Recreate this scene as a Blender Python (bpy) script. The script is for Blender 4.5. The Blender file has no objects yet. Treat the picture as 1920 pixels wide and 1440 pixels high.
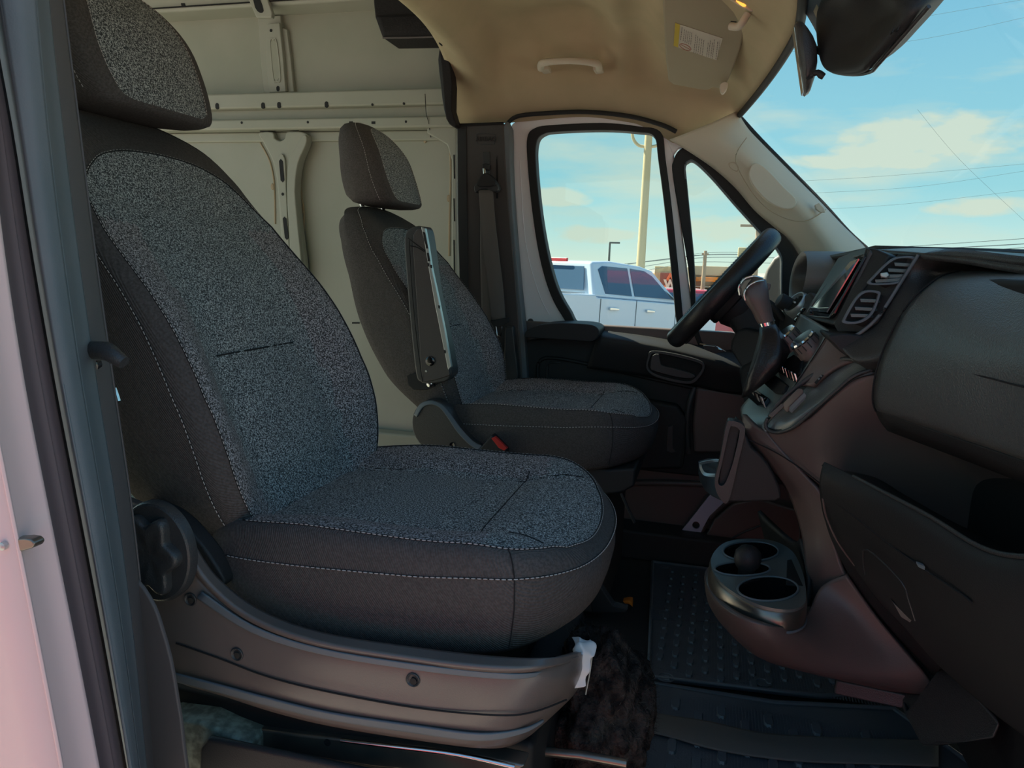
import bpy, bmesh, math, random
from mathutils import Vector, Matrix, noise
from mathutils.geometry import delaunay_2d_cdt
random.seed(7)
SC = bpy.context.scene
COL = SC.collection
R = math.radians

# ---------------------------------------------------------------- camera
YAW, PIT, ROL, FOC = R(15), R(9.5), R(2.0), 1380.0
cf = Vector((-math.sin(YAW)*math.cos(PIT), math.cos(YAW)*math.cos(PIT), -math.sin(PIT)))
cr0 = Vector((math.cos(YAW), math.sin(YAW), 0)); cu0 = cr0.cross(cf)
cr = cr0*math.cos(ROL) + cu0*math.sin(ROL); cu = cu0*math.cos(ROL) - cr0*math.sin(ROL)
cam_d = bpy.data.cameras.new('camera'); cam = bpy.data.objects.new('camera', cam_d); COL.objects.link(cam)
mw = Matrix.Identity(4)
for i, v in enumerate((cr, cu, -cf)):
    for j in range(3): mw[j][i] = v[j]
cam.matrix_world = mw
cam_d.sensor_fit = 'HORIZONTAL'; cam_d.sensor_width = 36.0; cam_d.lens = 36.0*FOC/1920.0
cam_d.clip_start = 0.02; cam_d.clip_end = 2000
SC.camera = cam

# ---------------------------------------------------------------- world, sun, exposure
SC.view_settings.view_transform = 'Standard'
try: SC.view_settings.look = 'None'
except Exception: pass
SC.view_settings.exposure = 0.0
SC.view_settings.gamma = 1.0
SC.view_settings.use_curve_mapping = False
SC.cycles.max_bounces = 8; SC.cycles.transparent_max_bounces = 16
SC.cycles.diffuse_bounces = 5; SC.cycles.glossy_bounces = 3
SC.cycles.sample_clamp_indirect = 4.0
w = bpy.data.worlds.new('sky'); SC.world = w; w.use_nodes = True
nt = w.node_tree; nt.nodes.clear(); N = nt.nodes.new; L = nt.links.new
out = N('ShaderNodeOutputWorld'); bg = N('ShaderNodeBackground'); L(bg.outputs[0], out.inputs[0])
tc = N('ShaderNodeTexCoord'); sep = N('ShaderNodeSeparateXYZ'); L(tc.outputs['Generated'], sep.inputs[0])
rmp = N('ShaderNodeValToRGB'); L(sep.outputs[2], rmp.inputs[0])
e = rmp.color_ramp.elements
e[0].position = 0.0; e[0].color = (.80, .92, .78, 1)
e[1].position = 0.55; e[1].color = (.10, .32, .66, 1)
for p, c in ((.035, (.60, .86, .82, 1)), (.10, (.36, .72, .80, 1)), (.30, (.23, .56, .76, 1))):
    k = e.new(p); k.color = c
# long soft cloud banks low over the horizon
mp = N('ShaderNodeMapping'); mp.inputs['Scale'].default_value = (2.2, 2.2, 11.0); mp.inputs['Location'].default_value = (.35, .6, .2)
L(tc.outputs['Generated'], mp.inputs[0])
nz = N('ShaderNodeTexNoise'); nz.inputs['Scale'].default_value = 1.6; nz.inputs['Detail'].default_value = 7; nz.inputs['Roughness'].default_value = .55
L(mp.outputs[0], nz.inputs['Vector'])
cr1 = N('ShaderNodeValToRGB'); cr1.color_ramp.elements[0].position = .50; cr1.color_ramp.elements[1].position = .72
cr1.color_ramp.elements[1].color = (.75, .75, .75, 1)
L(nz.outputs[0], cr1.inputs[0])
# the one large cumulus seen through the windscreen
def cloud(direction, sx, sz):
    d = direction.normalized()
    side = Vector((d.y, -d.x, 0)).normalized(); up = side.cross(d)
    def dot(v, sc):
        n = N('ShaderNodeVectorMath'); n.operation = 'DOT_PRODUCT'; L(tc.outputs['Generated'], n.inputs[0]); n.inputs[1].default_value = v
        s = N('ShaderNodeVectorMath'); s.operation = 'DOT_PRODUCT'
        m = N('ShaderNodeMath'); m.operation = 'SUBTRACT'; L(n.outputs['Value'], m.inputs[0]); m.inputs[1].default_value = v.dot(d)
        q = N('ShaderNodeMath'); q.operation = 'DIVIDE'; L(m.outputs[0], q.inputs[0]); q.inputs[1].default_value = sc
        r = N('ShaderNodeMath'); r.operation = 'POWER'; a = N('ShaderNodeMath'); a.operation = 'ABSOLUTE'; L(q.outputs[0], a.inputs[0])
        L(a.outputs[0], r.inputs[0]); r.inputs[1].default_value = 2
        return r
    a = dot(side, sx); b = dot(up, sz); f = dot(d, 0.5)
    s = N('ShaderNodeMath'); s.operation = 'ADD'; L(a.outputs[0], s.inputs[0]); L(b.outputs[0], s.inputs[1])
    s2 = N('ShaderNodeMath'); s2.operation = 'ADD'; L(s.outputs[0], s2.inputs[0]); L(f.outputs[0], s2.inputs[1])
    nn = N('ShaderNodeTexNoise'); nn.inputs['Scale'].default_value = 26; nn.inputs['Detail'].default_value = 8
    mm = N('ShaderNodeMapping'); mm.inputs['Scale'].default_value = (1, 1, 2.4); L(tc.outputs['Generated'], mm.inputs[0]); L(mm.outputs[0], nn.inputs['Vector'])
    ad = N('ShaderNodeMath'); ad.operation = 'MULTIPLY_ADD'; L(nn.outputs[0], ad.inputs[0]); ad.inputs[1].default_value = 2.2; L(s2.outputs[0], ad.inputs[2])
    mr = N('ShaderNodeMapRange'); L(ad.outputs[0], mr.inputs[0])
    mr.inputs[1].default_value = 2.15; mr.inputs[2].default_value = 1.45; mr.inputs[3].default_value = 0; mr.inputs[4].default_value = .85
    return mr
def raydir(px, py):
    return cf + cr*((px-960)/FOC) + cu*((720-py)/FOC)
masks = [cr1.outputs[0]] + [cloud(raydir(*a), sx, sz).outputs[0] for a, sx, sz in
    (((1745, 262), .105, .034), ((1640, 290), .06, .02), ((1850, 388), .06, .012), ((1640,300), .12,.012), ((1040, 370), .05, .014), ((1120, 440), .07, .012), ((1380, 430), .09, .02))]
acc = masks[0]
for m in masks[1:]:
    mx = N('ShaderNodeMath'); mx.operation = 'MAXIMUM'; L(acc, mx.inputs[0]); L(m, mx.inputs[1]); acc = mx.outputs[0]
mix = N('ShaderNodeMixRGB'); L(acc, mix.inputs[0]); L(rmp.outputs[0], mix.inputs[1]); mix.inputs[2].default_value = (.74, .80, .66, 1)
L(mix.outputs[0], bg.inputs[0]); bg.inputs[1].default_value = 1.0

sd = bpy.data.lights.new('sun', 'SUN'); sd.energy = 14.0; sd.angle = R(.6); sd.color = (1, .90, .72)
sun = bpy.data.objects.new('sun', sd); COL.objects.link(sun)
SUN_DIR = Vector((-0.66, 0.24, 0.66))
sun.rotation_euler = SUN_DIR.to_track_quat('Z', 'Y').to_euler()

# ---------------------------------------------------------------- helpers
def P(px, py, Y=None, X=None, Z=None):
    d = raydir(px, py)
    t = Y/d.y if Y is not None else (X/d.x if X is not None else Z/d.z)
    return d*t
def W3(p):
    return p if isinstance(p, Vector) else P(*p)
ORG = {}
def obj(name, verts, faces, mat, parent=None, ang=40, mids=None, bevel=0, seg=2, solid=0, kind=None, sub=0):
    me = bpy.data.meshes.new(name)
    o0 = ORG.get(parent.name, Vector()) if parent else Vector()
    if parent is None and len(verts):
        o0 = sum((Vector(v) for v in verts), Vector())/len(verts)
    me.from_pydata([tuple(Vector(v)-o0) for v in verts], [], faces)
    for m in (mat if isinstance(mat, (list, tuple)) else [mat]): me.materials.append(m)
    if mids: me.polygons.foreach_set('material_index', mids)
    me.polygons.foreach_set('use_smooth', [True]*len(me.polygons))
    if not bevel and ang < 180: me.set_sharp_from_angle(angle=R(ang))
    me.update()
    o = bpy.data.objects.new(name, me); COL.objects.link(o)
    if parent: o.parent = parent
    else: o.location = o0
    ORG[o.name] = o0
    if solid:
        m = o.modifiers.new('solid', 'SOLIDIFY'); m.thickness = abs(solid); m.offset = -1 if solid > 0 else 1
    if bevel:
        m = o.modifiers.new('bevel', 'BEVEL'); m.width = bevel; m.segments = seg; m.limit_method = 'ANGLE'; m.angle_limit = R(30); m.harden_normals = True
    if sub:
        m = o.modifiers.new('sub', 'SUBSURF'); m.levels = sub; m.render_levels = sub
    if kind: o['kind'] = kind
    return o
def thing(name, label, cat, loc, group=None):
    o = bpy.data.objects.new(name, None); COL.objects.link(o); o.location = loc
    o.empty_display_size = .05
    ORG[o.name] = Vector(loc); o['label'] = label; o['category'] = cat
    if group: o['group'] = group
    return o
def struct(name, loc, label=None):
    o = bpy.data.objects.new(name, None); COL.objects.link(o); o.location = loc; o.empty_display_size = .05
    ORG[o.name] = Vector(loc); o['kind'] = 'structure'
    if label: o['label'] = label; o['category'] = name.split('_')[0]
    return o
def tag(o, label, cat, group=None):
    o['label'] = label; o['category'] = cat
    if group: o['group'] = group
    return o
def cm(p0, p1, p2, p3, t):
    return 0.5*((2*p1) + (p2-p0)*t + (2*p0-5*p1+4*p2-p3)*t*t + (3*p1-p0-3*p2+p3)*t**3)
def spl(pts, n=6, closed=False):
    pts = [W3(p) for p in pts]; m = len(pts); out = []
    if m < 3 and not closed:
        return [pts[0].lerp(pts[-1], i/n) for i in range(n+1)]
    for i in range(m if closed else m-1):
        g = (lambda k: pts[k % m]) if closed else (lambda k: pts[max(0, min(m-1, k))])
        for k in range(n): out.append(cm(g(i-1), g(i), g(i+1), g(i+2), k/n))
    if not closed: out.append(pts[-1].copy())
    return out
def interp(tab, x):
    if x <= tab[0][0]: return tab[0][1]
    for (a, b), (c, d) in zip(tab, tab[1:]):
        if x <= c: return b + (d-b)*(x-a)/(c-a)
    return tab[-1][1]
def sinterp(tab, x):   # smooth
    n = len(tab)
    if x <= tab[0][0]: return tab[0][1]
    for i in range(n-1):
        if x <= tab[i+1][0]:
            t = (x-tab[i][0])/(tab[i+1][0]-tab[i][0])
            g = lambda k: tab[max(0, min(n-1, k))][1]
            return cm(g(i-1), g(i), g(i+1), g(i+2), t)
    return tab[-1][1]
def grid_faces(nr, nc, wrap=False):
    f = []
    for i in range(nr-1):
        for j in range(nc if wrap else nc-1):
            k = (j+1) % nc
            f.append((i*nc+j, i*nc+k, (i+1)*nc+k, (i+1)*nc+j))
    return f
def patch(name, rows, mat, parent=None, n=5, thick=.006, bevel=0, ang=60):
    cols = [spl(r, n) for r in rows]
    nc = len(cols[0]); g = []
    tr = [spl([c[j] for c in cols], n) for j in range(nc)]
    nr = len(tr[0])
    vs = [tr[j][i] for i in range(nr) for j in range(nc)]
    fs = grid_faces(nr, nc)
    # outward = towards the open passenger door (camera side)
    acc = 0
    for f in fs[::7]:
        a, b, c = vs[f[0]], vs[f[1]], vs[f[2]]
        acc += (b-a).cross(c-a).normalized().dot(-a.normalized())
    if acc < 0: fs = [tuple(reversed(f)) for f in fs]
    o = obj(name, vs, fs, mat, parent, ang=180, solid=thick)
    return o
def prism(name, pts, vec, mat, parent=None, bevel=.003, seg=2, sm=0, ang=40):
    pts = [W3(p) for p in pts]
    if sm: pts = spl(pts, sm, True)
    n = len(pts); vec = Vector(vec)
    nrm = Vector()
    for i in range(n): nrm += pts[i].cross(pts[(i+1) % n])
    if nrm.dot(vec) > 0: pts.reverse()
    vs = pts + [p+vec for p in pts]
    fs = [tuple(range(n)), tuple(range(2*n-1, n-1, -1))]
    fs += [((i+1) % n, i, n+i, n+(i+1) % n) for i in range(n)]
    return obj(name, vs, fs, mat, parent, bevel=bevel, seg=seg, ang=ang)
def slab(name, px, Y, dy, mat, parent=None, bevel=.003, seg=2, sm=0):
    """outline given on the plane y=Y, extruded dy away from the open door"""
    return prism(name, [P(a, b, Y) for a, b in px], (0, dy, 0), mat, parent, bevel, seg, sm)
def ring(name, outer, inner, Y, dy, mat, parent=None, n=5, bevel=.002):
    a = spl([P(p[0], p[1], p[2] if len(p) > 2 else Y) for p in outer], n, True)
    b = spl([P(p[0], p[1], p[2] if len(p) > 2 else Y) for p in inner], n, True)
    m = len(a); v = Vector((0, dy, 0))
    vs = a + b + [p+v for p in b] + [p+v for p in a]
    fs = []
    for q in range(4):
        for i in range(m):
            j = (i+1) % m; r = (q+1) % 4
            fs.append((q*m+i, r*m+i, r*m+j, q*m+j))
    nrm = Vector()
    for i in range(m): nrm += a[i].cross(a[(i+1) % m])
    if nrm.y > 0: fs = [tuple(reversed(f)) for f in fs]
    return obj(name, vs, fs, mat, parent, bevel=bevel)
def tubev(pts, r, seg=6, closed=False, r2=None, cap=True):
    n = len(pts); vs = []; fs = []
    for i, p in enumerate(pts):
        a = pts[(i-1) % n] if (closed or i > 0) else p; b = pts[(i+1) % n] if (closed or i < n-1) else p
        t = (b-a).normalized() if (b-a).length > 1e-9 else Vector((0, 0, 1))
        u = t.cross(Vector((0, 0, 1)) if abs(t.z) < .9 else Vector((1, 0, 0))).normalized(); v = t.cross(u)
        rr = r[i] if isinstance(r, (list, tuple)) else r
        for k in range(seg):
            an = 2*math.pi*k/seg
            vs.append(p + u*(rr*math.cos(an)) + v*((r2 if r2 else rr)*math.sin(an)))
    for i in range(n if closed else n-1):
        for k in range(seg):
            j = (i+1) % n; l = (k+1) % seg
            fs.append((i*seg+k, i*seg+l, j*seg+l, j*seg+k))
    if not closed and cap:
        fs.append(tuple(range(seg-1, -1, -1))); fs.append(tuple((n-1)*seg+k for k in range(seg)))
    return vs, fs
def tube(name, pts, r, mat, parent=None, seg=8, closed=False, sm=0, r2=None):
    pts = [W3(p) for p in pts]
    if sm:
        m_ = len(pts); pts = spl(pts, sm, closed)
        if isinstance(r, (list, tuple)): r = [interp(list(enumerate(r)), i/sm) for i in range(len(pts))]
    vs, fs = tubev(pts, r, seg, closed, r2)
    return obj(name, vs, fs, mat, parent, ang=50)
def join(parts):
    vs, fs = [], []
    for v, f in parts:
        k = len(vs); vs += list(v); fs += [tuple(i+k for i in q) for q in f]
    return vs, fs
def dashes(path, on=.005, off=.0025, r=.0007):
    d = [0]
    for a, b in zip(path, path[1:]): d.append(d[-1]+(b-a).length)
    def at(s):
        lo = 0
        import bisect
        i = max(0, min(len(path)-2, bisect.bisect_right(d, s)-1))
        l = d[i+1]-d[i]
        return path[i].lerp(path[i+1], (s-d[i])/l if l > 0 else 0)
    s = 0; parts = []
    while s+on < d[-1]:
        parts.append(tubev([at(s), at(s+on/2), at(s+on)], [r*.6, r, r*.6], 4)); s += on+off
    return join(parts)
def boxv(c, s, rot=None):
    c = Vector(c); vs = []
    for x in (-.5, .5):
        for y in (-.5, .5):
            for z in (-.5, .5):
                v = Vector((x*s[0], y*s[1], z*s[2]))
                vs.append(c + (rot @ v if rot else v))
    return vs, [(0, 1, 3, 2), (4, 6, 7, 5), (0, 4, 5, 1), (2, 3, 7, 6), (0, 2, 6, 4), (1, 5, 7, 3)]
def box(name, c, s, mat, parent=None, rot=None, bevel=.003, seg=2):
    v, f = boxv(c, s, rot); return obj(name, v, f, mat, parent, bevel=bevel, seg=seg)
def frame_of(ax):
    ax = ax.normalized(); u = ax.cross(Vector((0, 0, 1)) if abs(ax.z) < .9 else Vector((0, 1, 0))).normalized()
    return u, ax.cross(u), ax
def lathev(c, ax, prof, seg=24, sx=1, sy=1):
    """prof: (radius, height along ax)"""
    u, v, a = frame_of(Vector(ax)); c = Vector(c); vs = []
    for r, h in prof:
        for k in range(seg):
            t = 2*math.pi*k/seg; vs.append(c + a*h + u*(r*sx*math.cos(t)) + v*(r*sy*math.sin(t)))
    fs = [(i*seg+k, i*seg+(k+1) % seg, (i+1)*seg+(k+1) % seg, (i+1)*seg+k) for i in range(len(prof)-1) for k in range(seg)]
    fs.append(tuple(range(seg-1, -1, -1))); fs.append(tuple((len(prof)-1)*seg+k for k in range(seg)))
    return vs, fs
def lathe(name, c, ax, prof, mat, parent=None, seg=24, ang=40, sx=1, sy=1):
    v, f = lathev(c, ax, prof, seg, sx, sy); return obj(name, v, f, mat, parent, ang=ang)
def loft(name, secs, mat, parent=None, ang=60, cap=True, closed_ring=True):
    n = len(secs[0]); vs = [v for s in secs for v in s]
    fs = grid_faces(len(secs), n, closed_ring)
    if cap: fs.append(tuple(range(n-1, -1, -1))); fs.append(tuple((len(secs)-1)*n+k for k in range(n)))
    return obj(name, vs, fs, mat, parent, ang=ang)
def fixn(o):
    bm = bmesh.new(); bm.from_mesh(o.data); bmesh.ops.recalc_face_normals(bm, faces=bm.faces); bm.to_mesh(o.data); bm.free(); return o
def plate(name, outer, holes, vec, mat, parent=None, walls=True, ang=30):
    """planar plate with holes; outer / holes = lists of 3-D points in one plane"""
    c = outer[0]; nr = Vector()
    for i in range(len(outer)): nr += (outer[i]-c).cross(outer[(i+1) % len(outer)]-c)
    u, v, a = frame_of(nr)
    co, ed = [], []
    for lp in [outer]+holes:
        k = len(co); m = len(lp)
        co += [Vector(((p-c).dot(u), (p-c).dot(v))) for p in lp]; ed += [(k+i, k+(i+1) % m) for i in range(m)]
    V2, E2, F2, *_ = delaunay_2d_cdt(co, ed, [], 1, 1e-6)
    def inside(p, lp):
        r = False; m = len(lp)
        for i in range(m):
            a_, b_ = lp[i], lp[(i+1) % m]
            if (a_.y > p.y) != (b_.y > p.y) and p.x < (b_.x-a_.x)*(p.y-a_.y)/(b_.y-a_.y)+a_.x: r = not r
        return r
    h2 = [[Vector(((p-c).dot(u), (p-c).dot(v))) for p in h] for h in holes]; o2 = [Vector(((p-c).dot(u), (p-c).dot(v))) for p in outer]
    fs = []
    for f in F2:
        ce = sum((V2[i] for i in f), Vector((0, 0)))/len(f)
        if inside(ce, o2) and not any(inside(ce, h) for h in h2): fs.append(tuple(f))
    top = [c+u*p.x+v*p.y for p in V2]; n = len(top); vec = Vector(vec)
    vs = top+[p+vec for p in top]
    af = list(fs)+[tuple(i+n for i in reversed(f)) for f in fs]
    cnt = {}
    for f in fs:
        for i in range(len(f)):
            a_, b_ = f[i], f[(i+1) % len(f)]
            cnt[(a_, b_)] = 1
    for (a_, b_) in list(cnt):
        if (b_, a_) not in cnt: af.append((b_, a_, a_+n, b_+n))
    return fixn(obj(name, vs, af, mat, parent, ang=ang))

# ---------------------------------------------------------------- materials
MATS = {}
def mat(name, col, rough=.5, bump=0, bscale=400, spec=.5, metal=0, kind=None, col2=None, cscale=20, coat=0, mixlo=.4, mixhi=.6, emit=None, dist=.001, alpha=None):
    m = bpy.data.materials.new(name); m.use_nodes = True; t = m.node_tree; b = t.nodes['Principled BSDF']; n = t.nodes.new; l = t.links.new
    b.inputs['Base Color'].default_value = (*col, 1); b.inputs['Roughness'].default_value = rough; b.inputs['Metallic'].default_value = metal
    b.inputs['Specular IOR Level'].default_value = spec; b.inputs['Coat Weight'].default_value = coat
    tc_ = n('ShaderNodeTexCoord'); h = None
    if col2 is not None:
        z = n('ShaderNodeTexNoise'); z.inputs['Scale'].default_value = cscale; z.inputs['Detail'].default_value = 5; l(tc_.outputs['Object'], z.inputs['Vector'])
        r_ = n('ShaderNodeValToRGB'); r_.color_ramp.elements[0].position = mixlo; r_.color_ramp.elements[1].position = mixhi
        r_.color_ramp.elements[0].color = (*col, 1); r_.color_ramp.elements[1].color = (*col2, 1)
        l(z.outputs[0], r_.inputs[0]); l(r_.outputs[0], b.inputs['Base Color']); h = z
    if bump:
        if kind == 'twill':
            mpp = n('ShaderNodeMapping'); mpp.inputs['Rotation'].default_value = (.5, .3, .78); l(tc_.outputs['Object'], mpp.inputs[0])
            z = n('ShaderNodeTexWave'); z.inputs['Scale'].default_value = bscale; z.inputs['Distortion'].default_value = .6; l(mpp.outputs[0], z.inputs['Vector'])
        elif kind == 'mottle' or kind == 'fuzz':
            z = n('ShaderNodeTexNoise'); z.inputs['Scale'].default_value = bscale; z.inputs['Detail'].default_value = 3; l(tc_.outputs['Object'], z.inputs['Vector'])
        else:
            z = n('ShaderNodeTexVoronoi'); z.inputs['Scale'].default_value = bscale; l(tc_.outputs['Object'], z.inputs['Vector'])
        bp = n('ShaderNodeBump'); bp.inputs['Strength'].default_value = bump; bp.inputs['Distance'].default_value = dist
        l(z.outputs[0], bp.inputs['Height']); l(bp.outputs[0], b.inputs['Normal'])
    if emit:
        b.inputs['Emission Color'].default_value = (*emit[0], 1); b.inputs['Emission Strength'].default_value = emit[1]
    return m
M = dict(
    insert=mat('grey_mottled_cloth', (.042, .046, .050), .9, .7, 700, .2, kind='mottle', col2=(.56, .57, .56), cscale=430, mixlo=.44, mixhi=.66),
    insert2=mat('mottled_cloth_warm_light', (.046, .041, .042), .9, .7, 700, .2, kind='mottle', col2=(.60, .54, .54), cscale=430, mixlo=.44, mixhi=.66),  # same cloth as the insert, brown cast of the light mixed into its colour
    twill=mat('dark_twill_cloth', (.070, .060, .057), .85, .6, 130, .25, kind='twill', col2=(.100, .088, .084), cscale=300),
    thread=mat('pale_thread', (.50, .46, .44), .8),
    seam=mat('seam_shadow_cord', (.010, .010, .011), .9),
    black=mat('black_grained_plastic', (.044, .044, .045), .38, .35, 520, .5),
    black2=mat('soft_black_plastic', (.022, .022, .023), .55, .25, 600, .4),
    deep=mat('deep_black', (.007, .007, .008), .7),
    redlitp=mat('black_plastic_red_bounce', (.125, .092, .084), .40, .15, 700, .5),  # black plastic, warm red bounce light mixed into the base colour
    base=mat('seat_base_plastic', (.135, .108, .098), .30, .12, 900, .6, col2=(.155, .125, .112), cscale=6),
    gloss=mat('piano_black', (.008, .008, .009), .08, spec=.6),
    chrome=mat('chrome', (.75, .77, .78), .12, metal=1),
    satin=mat('satin_silver', (.55, .58, .57), .35, metal=.7),
    stack=mat('stack_grey_plastic', (.12, .132, .128), .28, .2, 600, 1.0),
    pillarp=mat('pillar_plastic', (.060, .052, .050), .45, .2, 600),
    rose=mat('rose_brown_seal', (.15, .10, .105), .6, .1, 300),
    lidp=mat('lid_grained_plastic', (.085, .090, .090), .33, .5, 420, 1.0),
    hood=mat('grey_hood_plastic', (.16, .15, .14), .5, .2, 600),
    rubber=mat('black_rubber', (.012, .012, .013), .65, .1, 300),
    greyrub=mat('grey_blue_trim', (.13, .15, .165), .6, .1, 500, col2=(.15, .165, .18), cscale=12),
    browntrim=mat('brown_grey_trim', (.11, .095, .095), .6, .1, 500),
    white=mat('white_paint', (.86, .84, .86), .3, coat=.5, spec=.4),
    pink=mat('white_paint_red_reflection', (.90, .62, .60), .45, coat=.1),  # white paint, its red reflection tinted into the colour
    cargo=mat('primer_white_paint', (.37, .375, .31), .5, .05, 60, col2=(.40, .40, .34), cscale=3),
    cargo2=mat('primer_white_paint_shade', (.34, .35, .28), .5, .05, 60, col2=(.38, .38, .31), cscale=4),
    sealant=mat('tan_sealant', (.42, .33, .22), .7),
    cream=mat('cream_headliner', (.50, .42, .27), .95, .25, 300, .1, kind='fuzz', col2=(.54, .445, .29), cscale=9),
    creamp=mat('cream_plastic', (.66, .60, .48), .55, .1, 500, .3),
    visor=mat('tan_visor_vinyl', (.40, .35, .24), .7, .15, 500, .2),
    paper=mat('label_paper', (.62, .58, .48), .8),
    ink=mat('grey_print', (.12, .11, .10), .8),
    yellow=mat('yellow_print', (.60, .46, .05), .8),
    redink=mat('red_print', (.40, .08, .04), .8),
    red=mat('red_plastic', (.55, .03, .025), .4),
    lamp=mat('lit_lamp_lens', (.9, .5, .2), .4, emit=((1, .42, .05), 1.6)),
    belt=mat('seat_belt_webbing', (.15, .135, .125), .75, .4, 260, .3, kind='twill'),
    shade=mat('dark_mesh', (.012, .010, .011), .8, .5, 200),
    felt=mat('black_felt', (.016, .014, .014), 1.0, 1.0, 120, .05, kind='fuzz', col2=(.060, .048, .043), cscale=40, dist=.01),
    lint=mat('pale_lint', (.10, .095, .08), 1),
    tissue=mat('white_crumpled_paper', (.75, .72, .72), .9, .3, 60, kind='fuzz'),
    mat_=mat('black_mat_rubber', (.088, .100, .118), .42, .3, 260, .5),
    lilac=mat('pale_lilac_paint', (.60, .56, .68), .35, coat=.3),
    metal=mat('dull_steel', (.20, .18, .16), .3, metal=.8, col2=(.28, .24, .20), cscale=14),
    sillgreen=mat('primer_green_grey', (.30, .33, .26), .6, .6, 90, kind='fuzz', col2=(.13, .14, .11), cscale=60),
    bootl=mat('black_leatherette', (.018, .016, .018), .38, .3, 260, .5),
    screen=mat('screen_glass', (.09, .13, .15), .06, spec=.9, coat=1),  # dark glass, base lightened to stand in for a brighter reflection
    tan=mat('tan_pole_paint', (.52, .42, .24), .6),
    wood=mat('weathered_wood', (.34, .24, .16), .9),
    dpole=mat('dark_pole', (.05, .06, .06), .6),
    wire=mat('cable', (.11, .15, .16), .8),
    asphalt=mat('parking_lot', (.30, .29, .27), .95, .3, 3, .1, kind='fuzz', col2=(.38, .36, .33), cscale=.3),
    tpaint=mat('pickup_white_paint', (.62, .70, .80), .22, coat=.8),
    tglass=mat('pickup_glass_sky_blue', (.07, .13, .21), .15, spec=.12),  # dark glass, blue of the reflected sky set in the base colour
    tlight=mat('tail_red', (.60, .05, .06), .3),
    rpaint=mat('red_car_paint', (.60, .07, .09), .25, coat=.8),
    brick=mat('tan_stone', (.62, .48, .26), .9, .4, 8, kind='fuzz', col2=(.52, .38, .20), cscale=3),
    stucco=mat('tan_stucco', (.62, .47, .30), .9),
    brownw=mat('brown_cladding', (.19, .09, .06), .8),
    orange=mat('orange_band', (.85, .24, .02), .6),
    orangel=mat('orange_letter', (.85, .17, .05), .6),
    whitel=mat('white_letter', (.85, .62, .50), .6),
    yellowp=mat('yellow_sticker', (.75, .72, .05), .5),
)
def glass_mat(name, tint, refl=.035):
    m = bpy.data.materials.new(name); m.use_nodes = True; t = m.node_tree; t.nodes.clear(); n = t.nodes.new; l = t.links.new
    o = n('ShaderNodeOutputMaterial'); mx = n('ShaderNodeMixShader'); tr = n('ShaderNodeBsdfTransparent'); gl = n('ShaderNodeBsdfGlossy'); fr = n('ShaderNodeFresnel')
    fr.inputs[0].default_value = 1.05; tr.inputs[0].default_value = (*tint, 1); gl.inputs['Roughness'].default_value = .02
    mx.inputs[0].default_value = refl; l(tr.outputs[0], mx.inputs[1]); l(gl.outputs[0], mx.inputs[2]); l(mx.outputs[0], o.inputs[0]); return m
for _k in ('screen', 'gloss'): M[_k].node_tree.nodes['Principled BSDF'].inputs['IOR'].default_value = 2.3 if _k == 'screen' else 1.6
M['glass'] = glass_mat('window_glass', (.93, .98, .97))
# ---------------------------------------------------------------- seats
def resample_closed(pts, n):
    m = len(pts); d = [0]
    for i in range(m): d.append(d[-1]+(Vector(pts[(i+1) % m])-Vector(pts[i])).length)
    out = []; k = 0
    for i in range(n):
        s = d[-1]*i/n
        while d[k+1] < s: k += 1
        out.append(Vector(pts[k]).lerp(Vector(pts[(k+1) % m]), (s-d[k])/max(1e-9, d[k+1]-d[k])))
    return out
def closed_spline2(pts, n=8):
    v = [Vector((a, b, 0)) for a, b in pts]; return [(q.x, q.y) for q in spl(v, n, True)]

def pad_rings(outline, centre, rings, n=112):
    """outline: 2-D loop; rings: list of (scale, fn(a,b,i)->Vector). returns list of vertex rings"""
    o = resample_closed([Vector((a, b, 0)) for a, b in outline], n); c = Vector((*centre, 0)); out = []
    for s, fn in rings:
        out.append([fn(*(c+(p-c)*s).xy) for p in o])
    return out
def pad_objs(rings, k_split, names, mats, parent, close_first=True):
    """faces of rings[:k_split+1] -> skirt object, rest -> insert object"""
    n = len(rings[0]); os_ = []
    for nm, m, rr, c0, c1 in ((names[0], mats[0], rings[:k_split+1], close_first, False), (names[1], mats[1], rings[k_split:], False, True)):
        vs = [v for r_ in rr for v in r_]; fs = grid_faces(len(rr), n, True)
        if c0: fs.append(tuple(range(n-1, -1, -1)))
        if c1:
            vs.append(sum(rr[-1], Vector())/n); q = len(vs)-1; b = (len(rr)-1)*n
            fs += [(b+i, b+(i+1) % n, q) for i in range(n)]
        os_.append(fixn(obj(nm, vs, fs, m, parent, ang=70)))
    return os_
def smst(a, b, x):
    t = max(0, min(1, (x-a)/(b-a))); return t*t*(3-2*t)

FRONT = [(-.46, -.618), (-.395, -.632), (-.285, -.655), (-.205, -.688), (-.085, -.752), (.05, -.842), (.13, -.895), (.18, -.93), (.23, -.985)]
BACK = [(-.46, -.745), (-.435, -.755), (-.3, -.85), (-.143, -.925), (0, -.965), (.108, -1.002), (.18, -1.035), (.23, -1.055)]
HALF = [(-.46, .175), (-.42, .215), (-.35, .246), (-.25, .258), (-.12, .256), (-.02, .250), (.06, .240), (.12, .222), (.165, .196), (.20, .156), (.219, .10), (.225, .04), (.226, 0)]

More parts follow.
